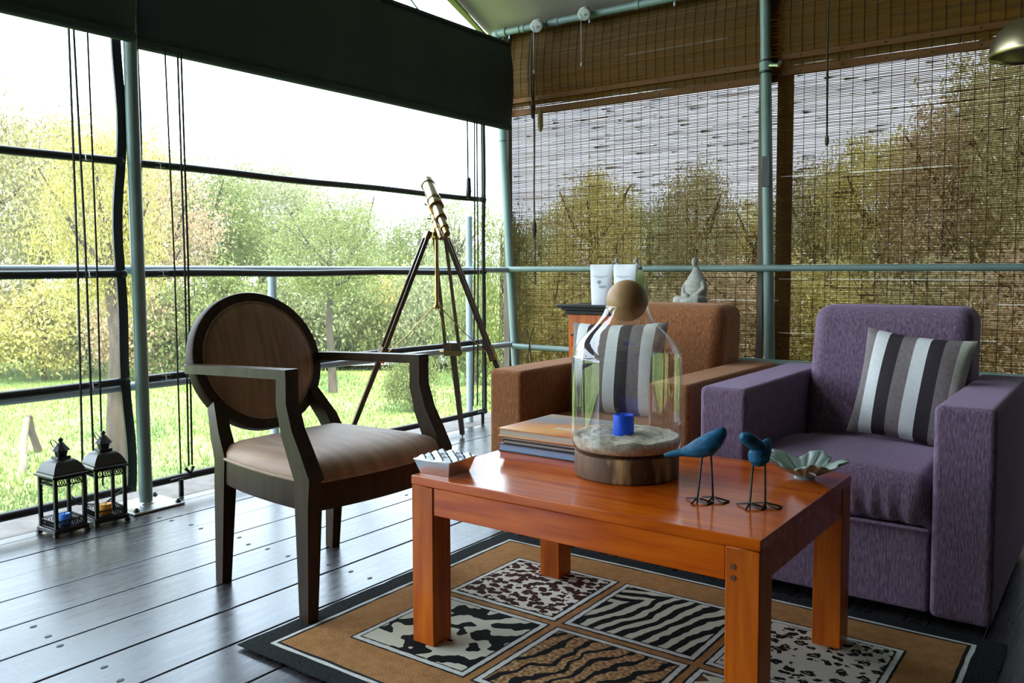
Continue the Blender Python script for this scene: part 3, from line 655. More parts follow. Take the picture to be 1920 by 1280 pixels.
# ------------------------------------------------------------------ armchairs
def armchair(name, label, loc, mt, rz=0.0, zb=0.045):
    t = thing(name, label, 'armchair', loc, rz)
    W = 0.848; A = 0.156
    for x0 in (0.0, W - A):
        k = MB(); k.rbox(x0, x0 + A, 0.0, 0.88, zb, 0.612, 0.018, 3); k.build('arm', mt, t, smooth=60, wn=True)
    # seat base panel
    k = MB(); k.rbox(A + .002, W - A - .002, 0.012, 0.86, zb + .004, 0.252, 0.012, 2); k.build('base_panel', mt, t, smooth=60, wn=True)
    # seat cushion with gathers under the front roll
    nx, prof = 56, []
    for i in range(29):
        u = i / 28
        if u < 0.5:
            a = -math.pi / 2 + math.pi * (u / 0.5)         # front roll from bottom to top
            prof.append((0.035 - 0.040 * math.cos(a), 0.332 + 0.075 * math.sin(a), math.cos(a)))
        else:
            q = (u - 0.5) / 0.5; prof.append((0.035 + 0.60 * q, 0.407 + 0.022 * math.sin(math.pi * min(1, q * 1.2)) - 0.02 * q, 0))
    rows = []
    for i in range(nx + 1):
        u = i / nx; x = A + 0.004 + (W - 2 * A - 0.008) * u; edge = min(1, min(u, 1 - u) / 0.06); er = math.sin(edge * math.pi / 2)
        R = []
        for (y, z, c) in prof:
            pl = 0.0
            if z < 0.36: pl = 0.007 * math.sin(x * 115 + 0.8 * math.sin(x * 23)) * (0.36 - z) / 0.10
            R.append((x, y + (1 - er) * 0.025 + pl, z - (1 - er) * 0.025 + 0.012 * math.sin(math.pi * u)))
        R += [(x, 0.635, 0.26), (x, 0.04, 0.257)]
        rows.append(R)
    k = MB(); k.rings(rows); k.build('seat_cushion', mt, t, smooth=50)
    k = MB(); k.tube([(A + .006 + (W - 2 * A - .012) * i / 12, 0.004, 0.254) for i in range(13)], 0.0055, 6); k.build('piping', mt, t, smooth=60)
    # leaning backrest
    bm = bmesh.new(); bmesh.ops.create_cube(bm, size=1.0)
    for v in bm.verts:
        top = v.co.z > 0; fr = v.co.y < 0
        x = (A - 0.008) if v.co.x < 0 else (W - A + 0.006)
        if top: x += 0.012 if v.co.x < 0 else -0.004
        v.co = Vector((x, (0.675 if fr else 0.90) if top else (0.54 if fr else 0.86), 0.855 if top else 0.16))
    bmesh.ops.bevel(bm, geom=bm.edges[:], offset=0.052, segments=5, profile=0.5, affect='EDGES')
    k = MB(); k.bm(bm); k.build('backrest', mt, t, smooth=60, wn=True)
    for (x, y) in ((.07, .05), (W - .07, .05), (.07, .83), (W - .07, .83)):
        k = MB(); k.lathe([(0.018, 0.0), (0.026, zb + .002)], (x, y, 0), 12); k.build('foot', m_blackwood, t, smooth=40)
    return t
purple = armchair('armchair', 'purple chenille armchair with a striped cushion at the right', (-1.126, 2.585, 0.0115), m_purple, zb=.012)
brown = armchair('armchair', 'rust brown chenille armchair behind the glass cloche', (-2.042, 2.655, 0.0), m_brown)

def cushion(label, loc, w, h, d, stripes, lean, roll, yaw=0.0):
    n = 32; order = []
    tot = sum(s_[0] for s_ in stripes); acc = 0; bounds = []
    for wd, mi in stripes: acc += wd / tot; bounds.append((acc, mi))
    us = sorted(set([i / n for i in range(n + 1)] + [b_[0] for b_ in bounds[:-1]])); m_ = len(us); nv = 24
    def pt(u, v, sgn):
        a, b = 2 * u - 1, 2 * v - 1
        pin = 1 - 0.07 * (1 - b * b) * abs(a) ** 3; pin2 = 1 - 0.07 * (1 - a * a) * abs(b) ** 3
        th = max(0, (1 - a * a)) ** 0.42 * max(0, (1 - b * b)) ** 0.42
        wr = 0.004 * math.sin(9 * u + 5 * v) * th
        return (a * w / 2 * pin, sgn * (d / 2 * th) + wr + 0.0015 * sgn, b * h / 2 * pin2)
    k = MB()
    for sgn in (-1, 1):
        vs = [pt(us[i], j / nv, sgn) for j in range(nv + 1) for i in range(m_)]; base = len(k.v); k.v += vs
        for j in range(nv):
            for i in range(m_ - 1):
                um = (us[i] + us[i + 1]) / 2; mi = next(mm for b_, mm in bounds if um <= b_ + 1e-9)
                q = [base + j * m_ + i, base + j * m_ + i + 1, base + (j + 1) * m_ + i + 1, base + (j + 1) * m_ + i]
                k.f.append(tuple(q if sgn < 0 else reversed(q))); k.mi.append(mi)
    me = bpy.data.meshes.new('cushion'); me.from_pydata(k.v, [], k.f); me.polygons.foreach_set('material_index', k.mi)
    bm = bmesh.new(); bm.from_mesh(me); bmesh.ops.remove_doubles(bm, verts=bm.verts[:], dist=0.0004); bm.to_mesh(me); bm.free()
    o = link('cushion', me, [m_cgrey, m_cwhite, m_cdark, m_ccream], None, 180)
    o.matrix_world = Matrix.Translation(loc) @ Matrix.Rotation(yaw, 4, 'Z') @ Matrix.Rotation(lean, 4, 'X') @ Matrix.Rotation(roll, 4, 'Y')
    tag(o, label, 'cushion', 'striped cushions on the armchairs'); return o
cushion('striped cushion with cream edge propped in the purple armchair', (-0.592, 3.085, 0.603), 0.348, 0.372, 0.12,
        [(.9, 0), (1, 1), (1, 2), (1, 0), (1, 1), (1, 2), (1, 0), (.9, 3)], math.radians(-16), math.radians(5.5), math.radians(-3))
cushion('striped cushion in the rust brown armchair seen through the glass', (-1.665, 3.00, 0.602), 0.42, 0.385, 0.12,
        [(.7, 0), (1, 1), (1, 2), (1, 0), (1, 1), (1, 2), (1, 0), (1, 1), (.8, 0)], math.radians(-14), math.radians(-2.0), math.radians(4))

# ------------------------------------------------------------------ round-back dining armchair
ch = thing('dining_armchair', 'dark wooden armchair with oval upholstered back and brown seat', 'chair', (-2.083, 1.852, 0), math.radians(-2))
YD = (0, 1, 0)
for sy in (-1, 1):
    yf, yb_ = 0.268 * sy, 0.225 * sy
    k = MB(); k.bar([(.232, yf, .0087), (.238, yf, .34), (.243, yf, .415), (.214, yf, .47), (.176, yf, .54), (.152, yf, .62), (.152, yf, .698)], YD,
                    [.036, .050, .052, .05, .048, .046, .044], [.038, .058, .066, .060, .052, .046, .044])
    k.build('front_leg', m_darkwood, ch, smooth=25)
    k = MB(); k.bar([(-.25, yb_, 0), (-.228, yb_, .33), (-.222, yb_, .41), (-.258, yb_ * .97, .475), (-.320, yb_ * .86, .565)], YD, [.034, .046, .048, .046, .04], [.036, .052, .056, .052, .044])
    k.build('back_leg', m_darkwood, ch, smooth=25)
    # arm rail: runs back then turns in to the oval
    pts = [(.1745, yf, .7065), (.05, yf, .702), (-.12, yf, .696), (-.27, yf, .690), (-.345, yf * .995, .686), (-.385, yf * .97, .684), (-.40, yf * .90, .684)]
    sides = [(0, 1, 0)] * 4 + [(.25 * -sy * -1, 1, 0), (.9, 1 * sy, 0), (1.0, .25 * sy, 0)]
    sides = [Vector(s_) if i < 4 else Vector((s_[0], abs(s_[1]), 0)) for i, s_ in enumerate(sides)]
    sides = [Vector((0, 1, 0))] * 4 + [Vector((.2 * sy, 1, 0)), Vector((.8 * sy, .8, 0)), Vector((1.0 * sy, .3, 0))]
    k = MB(); k.bar(pts, sides, [.046, .046, .046, .044, .04, .034, .03], .028); k.build('arm_rail', m_darkwood, ch, smooth=25)
# oval back
TILT = math.radians(17)
MO = Matrix.Translation((-0.372, 0.006, 0.688)) @ Matrix.Rotation(-TILT, 4, 'Y')
def oval(a, b, x): return [MO @ Vector((x, a * math.cos(q), b * math.sin(q))) for q in [2 * math.pi * i / 64 for i in range(64)]]
k = MB(); rr = []
for (s_, x) in ((1.0, -.018), (1.0, .014), (.985, .020), (.86, .020), (.845, .015), (.845, -.012), (.86, -.018), (.985, -.022)):
    rr.append(oval(.258 * s_, .243 * s_, x))
n_ = 64; vs = [p for R in rr for p in R]; fs = []
for i in range(len(rr)):
    j = (i + 1) % len(rr)
    for q in range(n_): fs.append((i * n_ + q, i * n_ + (q + 1) % n_, j * n_ + (q + 1) % n_, j * n_ + q))
k.add(vs, fs); k.build('back_frame', m_darkwood, ch, smooth=35)
k = MB(); R = [oval(.258 * s_, .243 * s_, x) for s_, x in ((.85, -.010), (.85, .012), (.83, .021), (.75, .028), (.55, .034), (.3, .037), (.05, .038))]
k.rings(R); pad = k.build('back_pad', m_chairfab, ch, smooth=60)
k = MB(); k.tube(oval(.258 * .845, .243 * .845, .019), .004, 6, closed=True); k.build('piping', m_chairfab, pad, smooth=60)
# seat
def seat_outline(s_, z, grow=0.0):
    P = []
    c = [(-.235, -.235), (.262, -.278), (.262, .278), (-.235, .235)]; bow = [0.018, 0.035, 0.018, 0.008]; N = 14
    for e in range(4):
        a, b = Vector((*c[e], 0)), Vector((*c[(e + 1) % 4], 0)); dd = b - a; nn = Vector((dd.y, -dd.x, 0)).normalized()
        for i in range(N):
            u = i / N; p = a + dd * u + nn * (bow[e] * 4 * u * (1 - u) + grow)
            P.append((p.x * s_ + 0.013 * (1 - s_), p.y * s_, z))
    return P
k = MB(); k.rings([seat_outline(.985, .325), seat_outline(1, .335), seat_outline(1, .403)]); k.build('seat_rail', m_darkwood, ch, smooth=30)
k = MB(); k.rings([seat_outline(.99, .404), seat_outline(1.0, .412), seat_outline(.985, .428), seat_outline(.93, .446), seat_outline(.82, .462), seat_outline(.62, .474), seat_outline(.35, .480), seat_outline(.05, .482)])
st = k.build('seat', m_chairfab, ch, smooth=60)
k = MB(); k.tube(seat_outline(1.0, .410, .002), .005, 6, closed=True); k.build('piping', m_chairfab, st, smooth=60)

# ------------------------------------------------------------------ things on the coffee table
# glass cloche
cl = thing('glass_cloche', 'clear glass bottle cloche with wooden ball stopper on a log slice', 'cloche', (-1.073, 1.992, TZ))
m_bark = mat('log_slice', (0.16, 0.075, 0.028), 0.65, c2=(0.60, 0.38, 0.17), c3=(0.10, 0.045, 0.02), nscale=9, stretch=(2.2, 2.2, .5), lo=.35, hi=.7, bump=.3)
k = MB(); k.lathe([(.134, 0.0), (.1375, .004), (.1375, .058), (.134, .063), (.125, .064)], seg=56); k.build('wooden_base', m_bark, cl, smooth=40)
gp = [(.03, .0655), (.112, .066), (.134, .070), (.1425, .083), (.1445, .11), (.1445, .29), (.142, .318), (.132, .342), (.112, .366), (.088, .390), (.070, .412), (.060, .432), (.056, .443)]
# smooth the profile
def cat(P, n=6):
    out = []
    for i in range(len(P) - 1):
        p0, p1, p2, p3 = P[max(i - 1, 0)], P[i], P[i + 1], P[min(i + 2, len(P) - 1)]
        for j in range(n):
            t_ = j / n
            out.append(tuple(.5 * (2 * p1[q] + (p2[q] - p0[q]) * t_ + (2 * p0[q] - 5 * p1[q] + 4 * p2[q] - p3[q]) * t_ ** 2 + (3 * p1[q] - p0[q] - 3 * p2[q] + p3[q]) * t_ ** 3) for q in range(2)))
    out.append(P[-1]); return out
gs = cat(gp); inner = [(max(.01, r - .004), z + (.003 if z < .1 else 0)) for r, z in gs]
k = MB(); k.lathe(gs + [(.0565, .446), (.0545, .445)], seg=72, cap0=False, cap1=False); k.build('glass_dome', m_glass, cl, smooth=180)
# sand
sp = []; r_ = random.Random(3)
k = MB(); nr, na = 22, 64; vs = []; fs = []
import mathutils
for i in range(nr + 1):
    for q in range(na):
        r0 = .1405 * i / nr; a = 2 * math.pi * q / na; x, y = r0 * math.cos(a), r0 * math.sin(a)
        nz = mathutils.noise.noise(Vector((x * 16, y * 16, 0))) * .006 + mathutils.noise.noise(Vector((x * 60, y * 60, 3))) * .0045 + mathutils.noise.noise(Vector((x * 130, y * 130, 8))) * .003
        vs.append((x, y, .106 + nz * (1 if i < nr else .7) - 0.10 * x * 0.0))
for i in range(nr):
    for q in range(na):
        q2 = (q + 1) % na; fs.append((i * na + q, (i + 1) * na + q, (i + 1) * na + q2, i * na + q2))
b0 = len(vs)
for (r0, z) in ((.1400, .084), (.132, .0735), (.05, .069)):
    for q in range(na): a = 2 * math.pi * q / na; vs.append((r0 * math.cos(a), r0 * math.sin(a), z))
ring = [nr * na, b0, b0 + na, b0 + 2 * na]
for a_, b_ in zip(ring[:-1], ring[1:]):
    for q in range(na): q2 = (q + 1) % na; fs.append((a_ + q, b_ + q, b_ + q2, a_ + q2))
k.add(vs, fs); o = k.build('sand', mat('pale_sand', (.46, .39, .30), .95, c2=(.70, .62, .50), nscale=70, bump=.8, bscale=180), cl, smooth=180); o['kind'] = 'stuff'
k = MB(); bmb = bmesh.new(); bmesh.ops.create_uvsphere(bmb, u_segments=40, v_segments=24, radius=.0545)
for v in bmb.verts: v.co += Vector((0, 0, .459))
k.bm(bmb); k.build('ball_stopper', mat('pale_turned_wood', (.36, .19, .075), .45, c2=(.58, .36, .17), c3=(.46, .26, .11), nscale=10, stretch=(2.2, .8, .8), lo=.3, hi=.7, bump=.06), cl, smooth=180)
def candle(label, loc, r, h, col, mname):
    t = thing('candle', label, 'candle', loc)
    mt = mat(mname, col, .45, spec=.4, c2=tuple(min(1, c * 1.25) for c in col), nscale=30, trans=.12, bump=.1)
    k = MB(); k.lathe([(r * .98, 0), (r, .003), (r, h - .002), (r * .95, h), (r * .7, h - .004), (.004, h - .006)], seg=28); k.build('wax', mt, t, smooth=40)
    k = MB(); k.tube([(0, 0, h - .007), (.001, 0, h + .006)], .0012, 5); k.build('wick', m_nail, t); return t
candle('short blue candle standing in the sand of the glass cloche', (-1.078, 1.985, TZ + .100), .0275, .058, (.012, .10, .85), 'blue_wax')

# books
def book(label, x0, x1, y0, y1, z0, z1, cover, pages, ct=.0025):
    t = thing('book', label, 'book', (x0, y0, z0), 0, 'books stacked on the coffee table')
    w, h, d = x1 - x0, y1 - y0, z1 - z0
    k = MB(); k.box(.0, w - .004, .004, h - .004, ct, d - ct); k.build('page_block', pages, t)
    k = MB(); k.rbox(-.003, w, 0, h, 0, ct, .0006, 1); k.rbox(-.003, w, 0, h, d - ct, d, .0006, 1); k.rbox(w - .003, w + .001, 0, h, 0, d, .001, 1); k.build('cover', cover, t); return t
def p_cover(nt, tc):
    n = nd(nt, 'ShaderNodeTexNoise'); n.inputs['Scale'].default_value = 18; n.inputs['Detail'].default_value = 6; nt.links.new(tc.outputs['Object'], n.inputs['Vector'])
    sp_ = nd(nt, 'ShaderNodeSeparateXYZ'); nt.links.new(tc.outputs['Object'], sp_.inputs[0])
    a = nd(nt, 'ShaderNodeMath', operation='MULTIPLY_ADD'); a.inputs[1].default_value = 0.16; nt.links.new(n.outputs['Fac'], a.inputs[0]); nt.links.new(sp_.outputs['Y'], a.inputs[2])
    b = nd(nt, 'ShaderNodeMath', operation='MULTIPLY_ADD'); b.inputs[1].default_value = -0.35; nt.links.new(sp_.outputs['X'], b.inputs[0]); nt.links.new(a.outputs[0], b.inputs[2])
    return ramp(nt, b.outputs[0], [(.00, (.75, .17, .02)), (.08, (.95, .42, .05)), (.15, (.85, .30, .05)), (.20, (.55, .26, .12)), (.25, (.26, .28, .33)), (.33, (.48, .36, .26))], False)
m_cover = coord_mat('printed_cover', p_cover, 0.0); m_cover.node_tree.nodes['Principled BSDF'].inputs['Roughness'].default_value = .3
m_cover.node_tree.nodes['Principled BSDF'].inputs['Specular IOR Level'].default_value = .5
m_pages = mat('page_edges', (.62, .56, .46), .8, c2=(.50, .43, .34), nscale=20, stretch=(.3, .3, 30)); m_pages2 = mat('page_edges_grey', (.50, .52, .52), .8, c2=(.4, .4, .4), nscale=20, stretch=(.3, .3, 30))
m_pages3 = mat('page_edges_blue', (.34, .46, .66), .7, c2=(.27, .38, .58), nscale=20, stretch=(.3, .3, 30))
book('large flat book with pale blue page edges at the bottom of the stack', -1.518, -1.235, 2.022, 2.315, TZ + .0005, TZ + .0235, mat('navy_cover', (.012, .016, .03), .4), m_pages3)
book('thin brown book second from the bottom of the stack', -1.505, -1.236, 2.026, 2.305, TZ + .024, TZ + .035, mat('brown_cover', (.09, .035, .02), .4), m_pages2)
book('thin book with cream pages just under the top book', -1.508, -1.236, 2.024, 2.306, TZ + .0355, TZ + .0455, mat('maroon_cover', (.07, .02, .018), .4), m_pages)
top_book = book('picture book with an orange and grey cover on top of the stack', -1.515, -1.232, 2.018, 2.312, TZ + .046, TZ + .0705, m_cover, m_pages)
k = MB()
for i in range(5): k.rbox(.145 + .016 * i, .155 + .016 * i, .075, .105, .0246, .0249, .0001, 1)
k.build('cover_lettering', mat('white_print', (.8, .78, .7), .4), top_book)

# silver box with a ridged lid
ab = thing('ridged_box', 'silver metal box with a ridged lid at the table corner', 'box', (-1.474, 1.722, TZ), math.radians(3))
m_silver = mat('silver', (.80, .83, .86), .34, metal=1.0, c2=(.72, .76, .80), nscale=20)
k = MB(); a0, a1 = .046, .058; hgt = .038
k.rings([[(-a0, -a0, 0), (a0, -a0, 0), (a0, a0, 0), (-a0, a0, 0)], [(-a1, -a1, hgt), (a1, -a1, hgt), (a1, a1, hgt), (-a1, a1, hgt)]]); k.build('box_body', m_silver, ab)
k = MB(); k.rbox(-.061, .061, -.061, .061, hgt, hgt + .004, .0015, 1); lid = k.build('lid', m_silver, ab, smooth=40)
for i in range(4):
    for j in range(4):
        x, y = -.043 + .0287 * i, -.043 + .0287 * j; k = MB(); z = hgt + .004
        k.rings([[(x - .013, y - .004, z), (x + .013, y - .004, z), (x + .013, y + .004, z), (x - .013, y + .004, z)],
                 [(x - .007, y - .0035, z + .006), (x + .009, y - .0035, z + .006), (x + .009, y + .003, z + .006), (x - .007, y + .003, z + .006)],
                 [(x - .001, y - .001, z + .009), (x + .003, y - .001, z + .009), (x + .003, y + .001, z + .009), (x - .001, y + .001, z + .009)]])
        k.build('ridge', mat('silver_dark_reflection', (.30, .31, .33), .3, metal=1.0) if (i + j) % 2 else m_silver, lid)  # every other ridge darker: dark reflections put into the colour

# two blue wooden birds
m_bird = mat('blue_painted_wood', (.008, .075, .17), .5, c2=(.02, .16, .30), c3=(.012, .10, .21), nscale=28, stretch=(1, 3, 3), lo=.3, hi=.7, bump=.12, spec=.2)
m_wire = mat('black_wire', (.008, .008, .008), .5)
def bird(label, loc, rz, spine, legs):
    t = thing('bird_figurine', label, 'figurine', loc, rz)
    body = MB()
    for sp_ in spine:
        pts = [Vector(p[:3]) for p in sp_]; 
        body.tube(pts, [p[3] for p in sp_], 14)
    o = body.build('body', m_bird, t, smooth=180); fuse(o, .0022, 6)
    for (a, b) in legs:
        k = MB(); k.tube([a, b], .0028, 6); lg = k.build('leg', m_wire, t)
        k = MB(); bx_, by_ = b[0], b[1]
        for (dx, dy) in ((.030, .004), (.022, -.016), (-.006, -.024), (-.024, .012)):
            k.tube([(bx_, by_, .010), (bx_ + dx * 1.2, by_ + dy * 1.2, .002)], .002, 5)
        k.tube([(bx_ + .036, by_ + .005, .002), (bx_ + .0264, by_ - .019, .002)], .002, 5)
        k.build('foot', m_wire, lg)
    return t
e1 = [[(-.088, 0, .100, .0045), (-.066, 0, .106, .008), (-.045, 0, .111, .010), (-.025, 0, .117, .0165), (-.005, 0, .124, .0235), (.015, 0, .133, .026), (.030, 0, .147, .0225), (.043, 0, .161, .0165), (.052, 0, .170, .011), (.056, 0, .172, .006)]]
bird('blue wooden bird with a long drooping tail nearest the cloche', (-.800, 1.850, TZ), math.radians(12), e1, [((.004, -.010, .108), (-.006, -.013, .0)), ((.020, .012, .110), (.026, .012, .0))])
e2 = [[(.020, .03, .150, .007), (.014, .018, .140, .014), (.004, .004, .128, .0225), (-.002, -.004, .116, .0255), (-.002, -.006, .106, .022), (-.002, -.006, .096, .012)],
      [(.004, .000, .128, .018), (-.008, -.010, .145, .0165), (-.020, -.020, .155, .0165), (-.032, -.028, .163, .0145), (-.040, -.034, .167, .008)]]
bird('blue wooden bird with its head turned back nearest the leaf dish', (-.672, 1.880, TZ), math.radians(18), e2, [((-.014, -.008, .098), (-.020, -.012, .0)), ((.012, .002, .098), (.014, .006, .0))])

# leaf dish
def leaf_r(a):
    lob = abs(math.cos(2.5 * a + 0.3)) ** 0.8
    return .068 + .034 * lob + .0065 * math.sin(19 * a) * (.3 + lob)
k = MB(); na, nr = 100, 9; vs = [(0, 0, .008)]; fs = []
for i in range(1, nr + 1):
    u = i / nr
    for q in range(na):
        a = 2 * math.pi * q / na; rr_ = leaf_r(a) * u if u > .45 else (.065 * u * (1 - u / .45) + leaf_r(a) * u * (u / .45))
        z = .006 + .040 * max(0, (u - .26) / .74) ** 1.05 * (0.82 + .32 * abs(math.cos(2.5 * a + .3)) ) - .004 * abs(math.sin(2.5 * a + .3)) * u
        z += .003 * math.cos(5 * a + .6) * u
        vs.append((rr_ * math.cos(a), rr_ * math.sin(a), z))
for q in range(na): fs.append((0, 1 + q, 1 + (q + 1) % na))
for i in range(nr - 1):
    for q in range(na):
        q2 = (q + 1) % na; a_ = 1 + i * na; fs.append((a_ + q, a_ + na + q, a_ + na + q2, a_ + q2))
k.add(vs, fs)
leaf = thing('leaf_dish', 'pale green ceramic dish shaped like a leaf at the table corner', 'dish', (-.672, 2.215, TZ), math.radians(20))
o = k.build('bowl', mat('celadon_glaze', (.22, .30, .24), .3, c2=(.40, .48, .45), nscale=14, bump=.1), leaf, smooth=60)
sm = o.modifiers.new('thick', 'SOLIDIFY'); sm.thickness = .0035
k = MB(); k.lathe([(.028, 0), (.024, .007)], seg=20); k.build('foot_ring', mat('celadon_glaze', (0, 0, 0)), leaf)
k = MB()
for q in range(5):
    a = (q * math.pi - .3) / 2.5
    pts = []
    for i in range(2, 9):
        u = i / 9; rr_ = leaf_r(a) * u; z = .0085 + .040 * max(0, (u - .26) / .74) ** 1.05 * 1.2 + .003 * math.cos(5 * a + .6) * u
        pts.append((rr_ * math.cos(a), rr_ * math.sin(a), z))
    k.tube(pts, [.0025, .0024, .0022, .002, .0018, .0016, .001], 6)
k.tube([(-.004, -.045, .026), (.010, -.062, .030), (.024, -.070, .024)], [.005, .004, .003], 8)
k.build('veins', mat('celadon_pale', (.55, .62, .60), .3), leaf, smooth=60)

# ------------------------------------------------------------------ sideboard behind the brown armchair
sb = thing('sideboard', 'orange wooden sideboard with black moulded top behind the armchairs', 'sideboard', (-2.72, 4.20, 0))
k = MB(); k.rbox(.055, .865, .03, .285, .06, .742, .004, 1); k.build('body', m_orange_leg, sb, smooth=40, wn=True)
k = MB(); k.rbox(0, .92, -.012, .31, .782, .798, .003, 1); k.rbox(.018, .902, .006, .30, .765, .7825, .004, 1); k.rbox(.04, .88, .02, .292, .741, .7655, .003, 1); k.build('top', m_blackwood, sb, smooth=40, wn=True)
for x0 in (.078, .468):
    k = MB(); vs = []
    for i in range(17):
        u = i / 16; vs.append((x0 + .38 * u, .0285, .62 + .045 * math.sin(math.pi * u) + (.02 if 3 < i < 13 else 0)))
    P = vs + [(x0 + .38, .0285, .12), (x0, .0285, .12)]
    k.rings([P, [(p[0], .020, p[2]) for p in P]]); dr = k.build('door', m_orange, sb)
    k = MB(); pts = [(p[0], .022, p[2]) for p in vs]; k.tube(pts, .006, 6); k.build('moulding', m_blackwood, dr, smooth=60)
    k = MB(); k.lathe([(.004, 0), (.012, .012), (.008, .022)], (x0 + (.35 if x0 < .3 else .03), .02, .42), 12, M=Matrix.Rotation(math.radians(90), 4, 'X')); k.build('knob', m_brass, dr, smooth=60)
for (x, y) in ((.08, .05), (.84, .05), (.08, .27), (.84, .27)):
    k = MB(); k.rbox(x - .025, x + .025, y - .02, y + .02, 0, .0605, .003, 1); k.build('foot', m_blackwood, sb)
SBZ = .7985
def pouch(label, x, y, w, h, seed, rz=0.0):
    t = thing('paper_pouch', label, 'pouch', (x, y, SBZ), rz, 'white pouches on the sideboard')
    k = MB(); n = 12; F = []; B = []
    nv = 14; nu = 10; vs = []; fs = []
    for sgn in (-1, 1):
        for j in range(nv + 1):
            v = j / nv; ww = w * (0.86 + 0.14 * v); th = .030 * (1 - v) ** .8 + .0008
            for i in range(nu + 1):
                u = 2 * i / nu - 1
                fold = 0
                if v > .55: fold = -.010 * max(0, 1 - abs(u) / max(.02, (v - .45) * 1.6)) * (v - .55)
                vs.append((ww / 2 * u, sgn * (th * (1 - u * u) ** .5 + .0006) - fold * (1 if sgn < 0 else 0) , h * v))
    for s_ in range(2):
        b0 = s_ * (nv + 1) * (nu + 1)
        for j in range(nv):
            for i in range(nu):
                a = b0 + j * (nu + 1) + i; fs.append((a, a + 1, a + nu + 2, a + nu + 1))
    k.add(vs, fs); k.build('bag', m_paper, t, smooth=50)
    # printed lines and emblem, set just proud of the front
    def yf_(u, v): return -(.030 * (1 - v) ** .8 + .0008) * (1 - u * u) ** .5 - .0016
    k = MB()
    def dash(u0, u1, v):
        x_ = u0
        while x_ < u1:
            l = rnd.uniform(.05, .12)
            a, b = x_, min(u1, x_ + l); ww = w * .47
            k.add([(ww * a, yf_(a, v), h * v), (ww * b, yf_(b, v), h * v), (ww * b, yf_(b, v), h * (v + .014)), (ww * a, yf_(a, v), h * (v + .014))], [(0, 1, 2, 3)]); x_ = b + .03
    dash(-.68, .68, .70); dash(-.35, .35, .66)
    for q in range(7):
        a = math.radians(90 + (q - 3) * 26); 
        c = (math.cos(a) * .05, .56 + math.sin(a) * .04); k.add([(w * .47 * -.05, yf_(0, .5), h * .50), (w * .5 * (c[0] * 3 - .12), yf_(0, c[1]) - .0004, h * c[1]), (w * .5 * (c[0] * 3 + .02), yf_(0, c[1]) - .0004, h * (c[1] + .008))], [(0, 1, 2)])
    dash(-.05, .60, .435); dash(-.05, .60, .455); dash(0, .5, .415)
    k.build('print', m_ink, t); return t
pouch('white paper pouch with grey print at the left of the sideboard', -2.485, 4.30, .150, .232, 1)
pouch('white paper pouch with grey print behind the wooden ball stopper', -2.325, 4.285, .150, .232, 2, math.radians(-4))
k = MB(); k.rings([[(-.04, -.018, 0), (.04, -.018, 0), (.04, .018, 0), (-.04, .018, 0)], [(-.042, -.010, .12), (.042, -.010, .12), (.042, .010, .12), (-.042, .010, .12)], [(-.015, -.001, .20), (.012, -.001, .20), (.012, .001, .20), (-.015, .001, .20)]])
o = k.build('green_pouch', mat('lime_paper', (.42, .48, .16), .5), None); o.location = (-2.265, 4.36, SBZ)
tag(o, 'yellow green pouch peeking out behind the white pouches', 'pouch')
def seated(label, loc, rz, s_, rough=False):
    """small seated stone figure with long neck, folded legs and arms in the lap"""
    body = MB()
    body.lathe([(.012, .0), (.050, .006), (.060, .03), (.066, .065), (.064, .10), (.050, .14), (.030, .168), (.017, .19), (.013, .202)], (0.012, 0.0, .018), 24, sx=1.0, sy=.72)
    body.lathe([(.003, -.026), (.013, -.02), (.0185, -.004), (.018, .010), (.011, .024), (.003, .029)], (.004, -.004, .240), 16, sx=.95, sy=1.0)
    body.tube([(.008, 0, .205), (.005, -.002, .225)], .011, 10)
    # folded legs
    body.tube([(.035, -.02, .026), (-.01, -.05, .026), (-.062, -.055, .028), (-.094, -.030, .030), (-.088, -.005, .028)], [.028, .030, .028, .026, .018], 14)
    body.tube([(.040, -.01, .028), (.075, -.03, .028), (.066, -.062, .028), (.02, -.078, .024), (-.03, -.080, .020)], [.026, .030, .029, .024, .016], 14)
    # arms
    body.tube([(.060, -.008, .135), (.078, -.02, .095), (.060, -.048, .065), (.020, -.060, .056)], [.015, .015, .013, .010], 12)
    body.tube([(-.038, -.008, .135), (-.056, -.02, .095), (-.040, -.046, .065), (.0, -.058, .056)], [.015, .015, .013, .010], 12)
    o = body.build('stone_figure', m_stone, None, smooth=180); fuse(o, .004, 5)
    o.location = loc; o.rotation_euler = (0, 0, rz); o.scale = (s_, s_, s_)
    return tag(o, label, 'statuette')
k = MB(); k.rbox(-.10, .10, -.07, .055, 0, .006, .002, 1); o = k.build('slate_base', mat('slate', (.16, .16, .15), .7), None); o.location = (-1.905, 4.28, SBZ)
tag(o, 'thin grey slate under the seated stone figure', 'slate')
seated('grey stone figure seated cross-legged on the sideboard', (-1.905, 4.29, SBZ + .0062), math.radians(-12), .97)
for lab, x in (('small grey stone figurine peeking over the left white pouch', -2.455), ('small grey stone figurine peeking over the right white pouch', -2.325)):
    body = MB(); body.lathe([(.030, 0), (.032, .01), (.022, .06), (.020, .12), (.026, .17), (.030, .20), (.024, .222), (.012, .236), (.008, .243)], seg=16, sy=.8)
    body.lathe([(.002, -.016), (.010, -.012), (.0135, 0), (.010, .012), (.002, .016)], (-.006, -.004, .256), 12); body.tube([(.0, 0, .215), (.020, -.005, .222), (.028, -.01, .214)], [.012, .010, .006], 8)
    o = body.build('stone_figurine', m_stone, None, smooth=180); fuse(o, .0032, 4); o.location = (x, 4.44, SBZ); tag(o, lab, 'statuette')

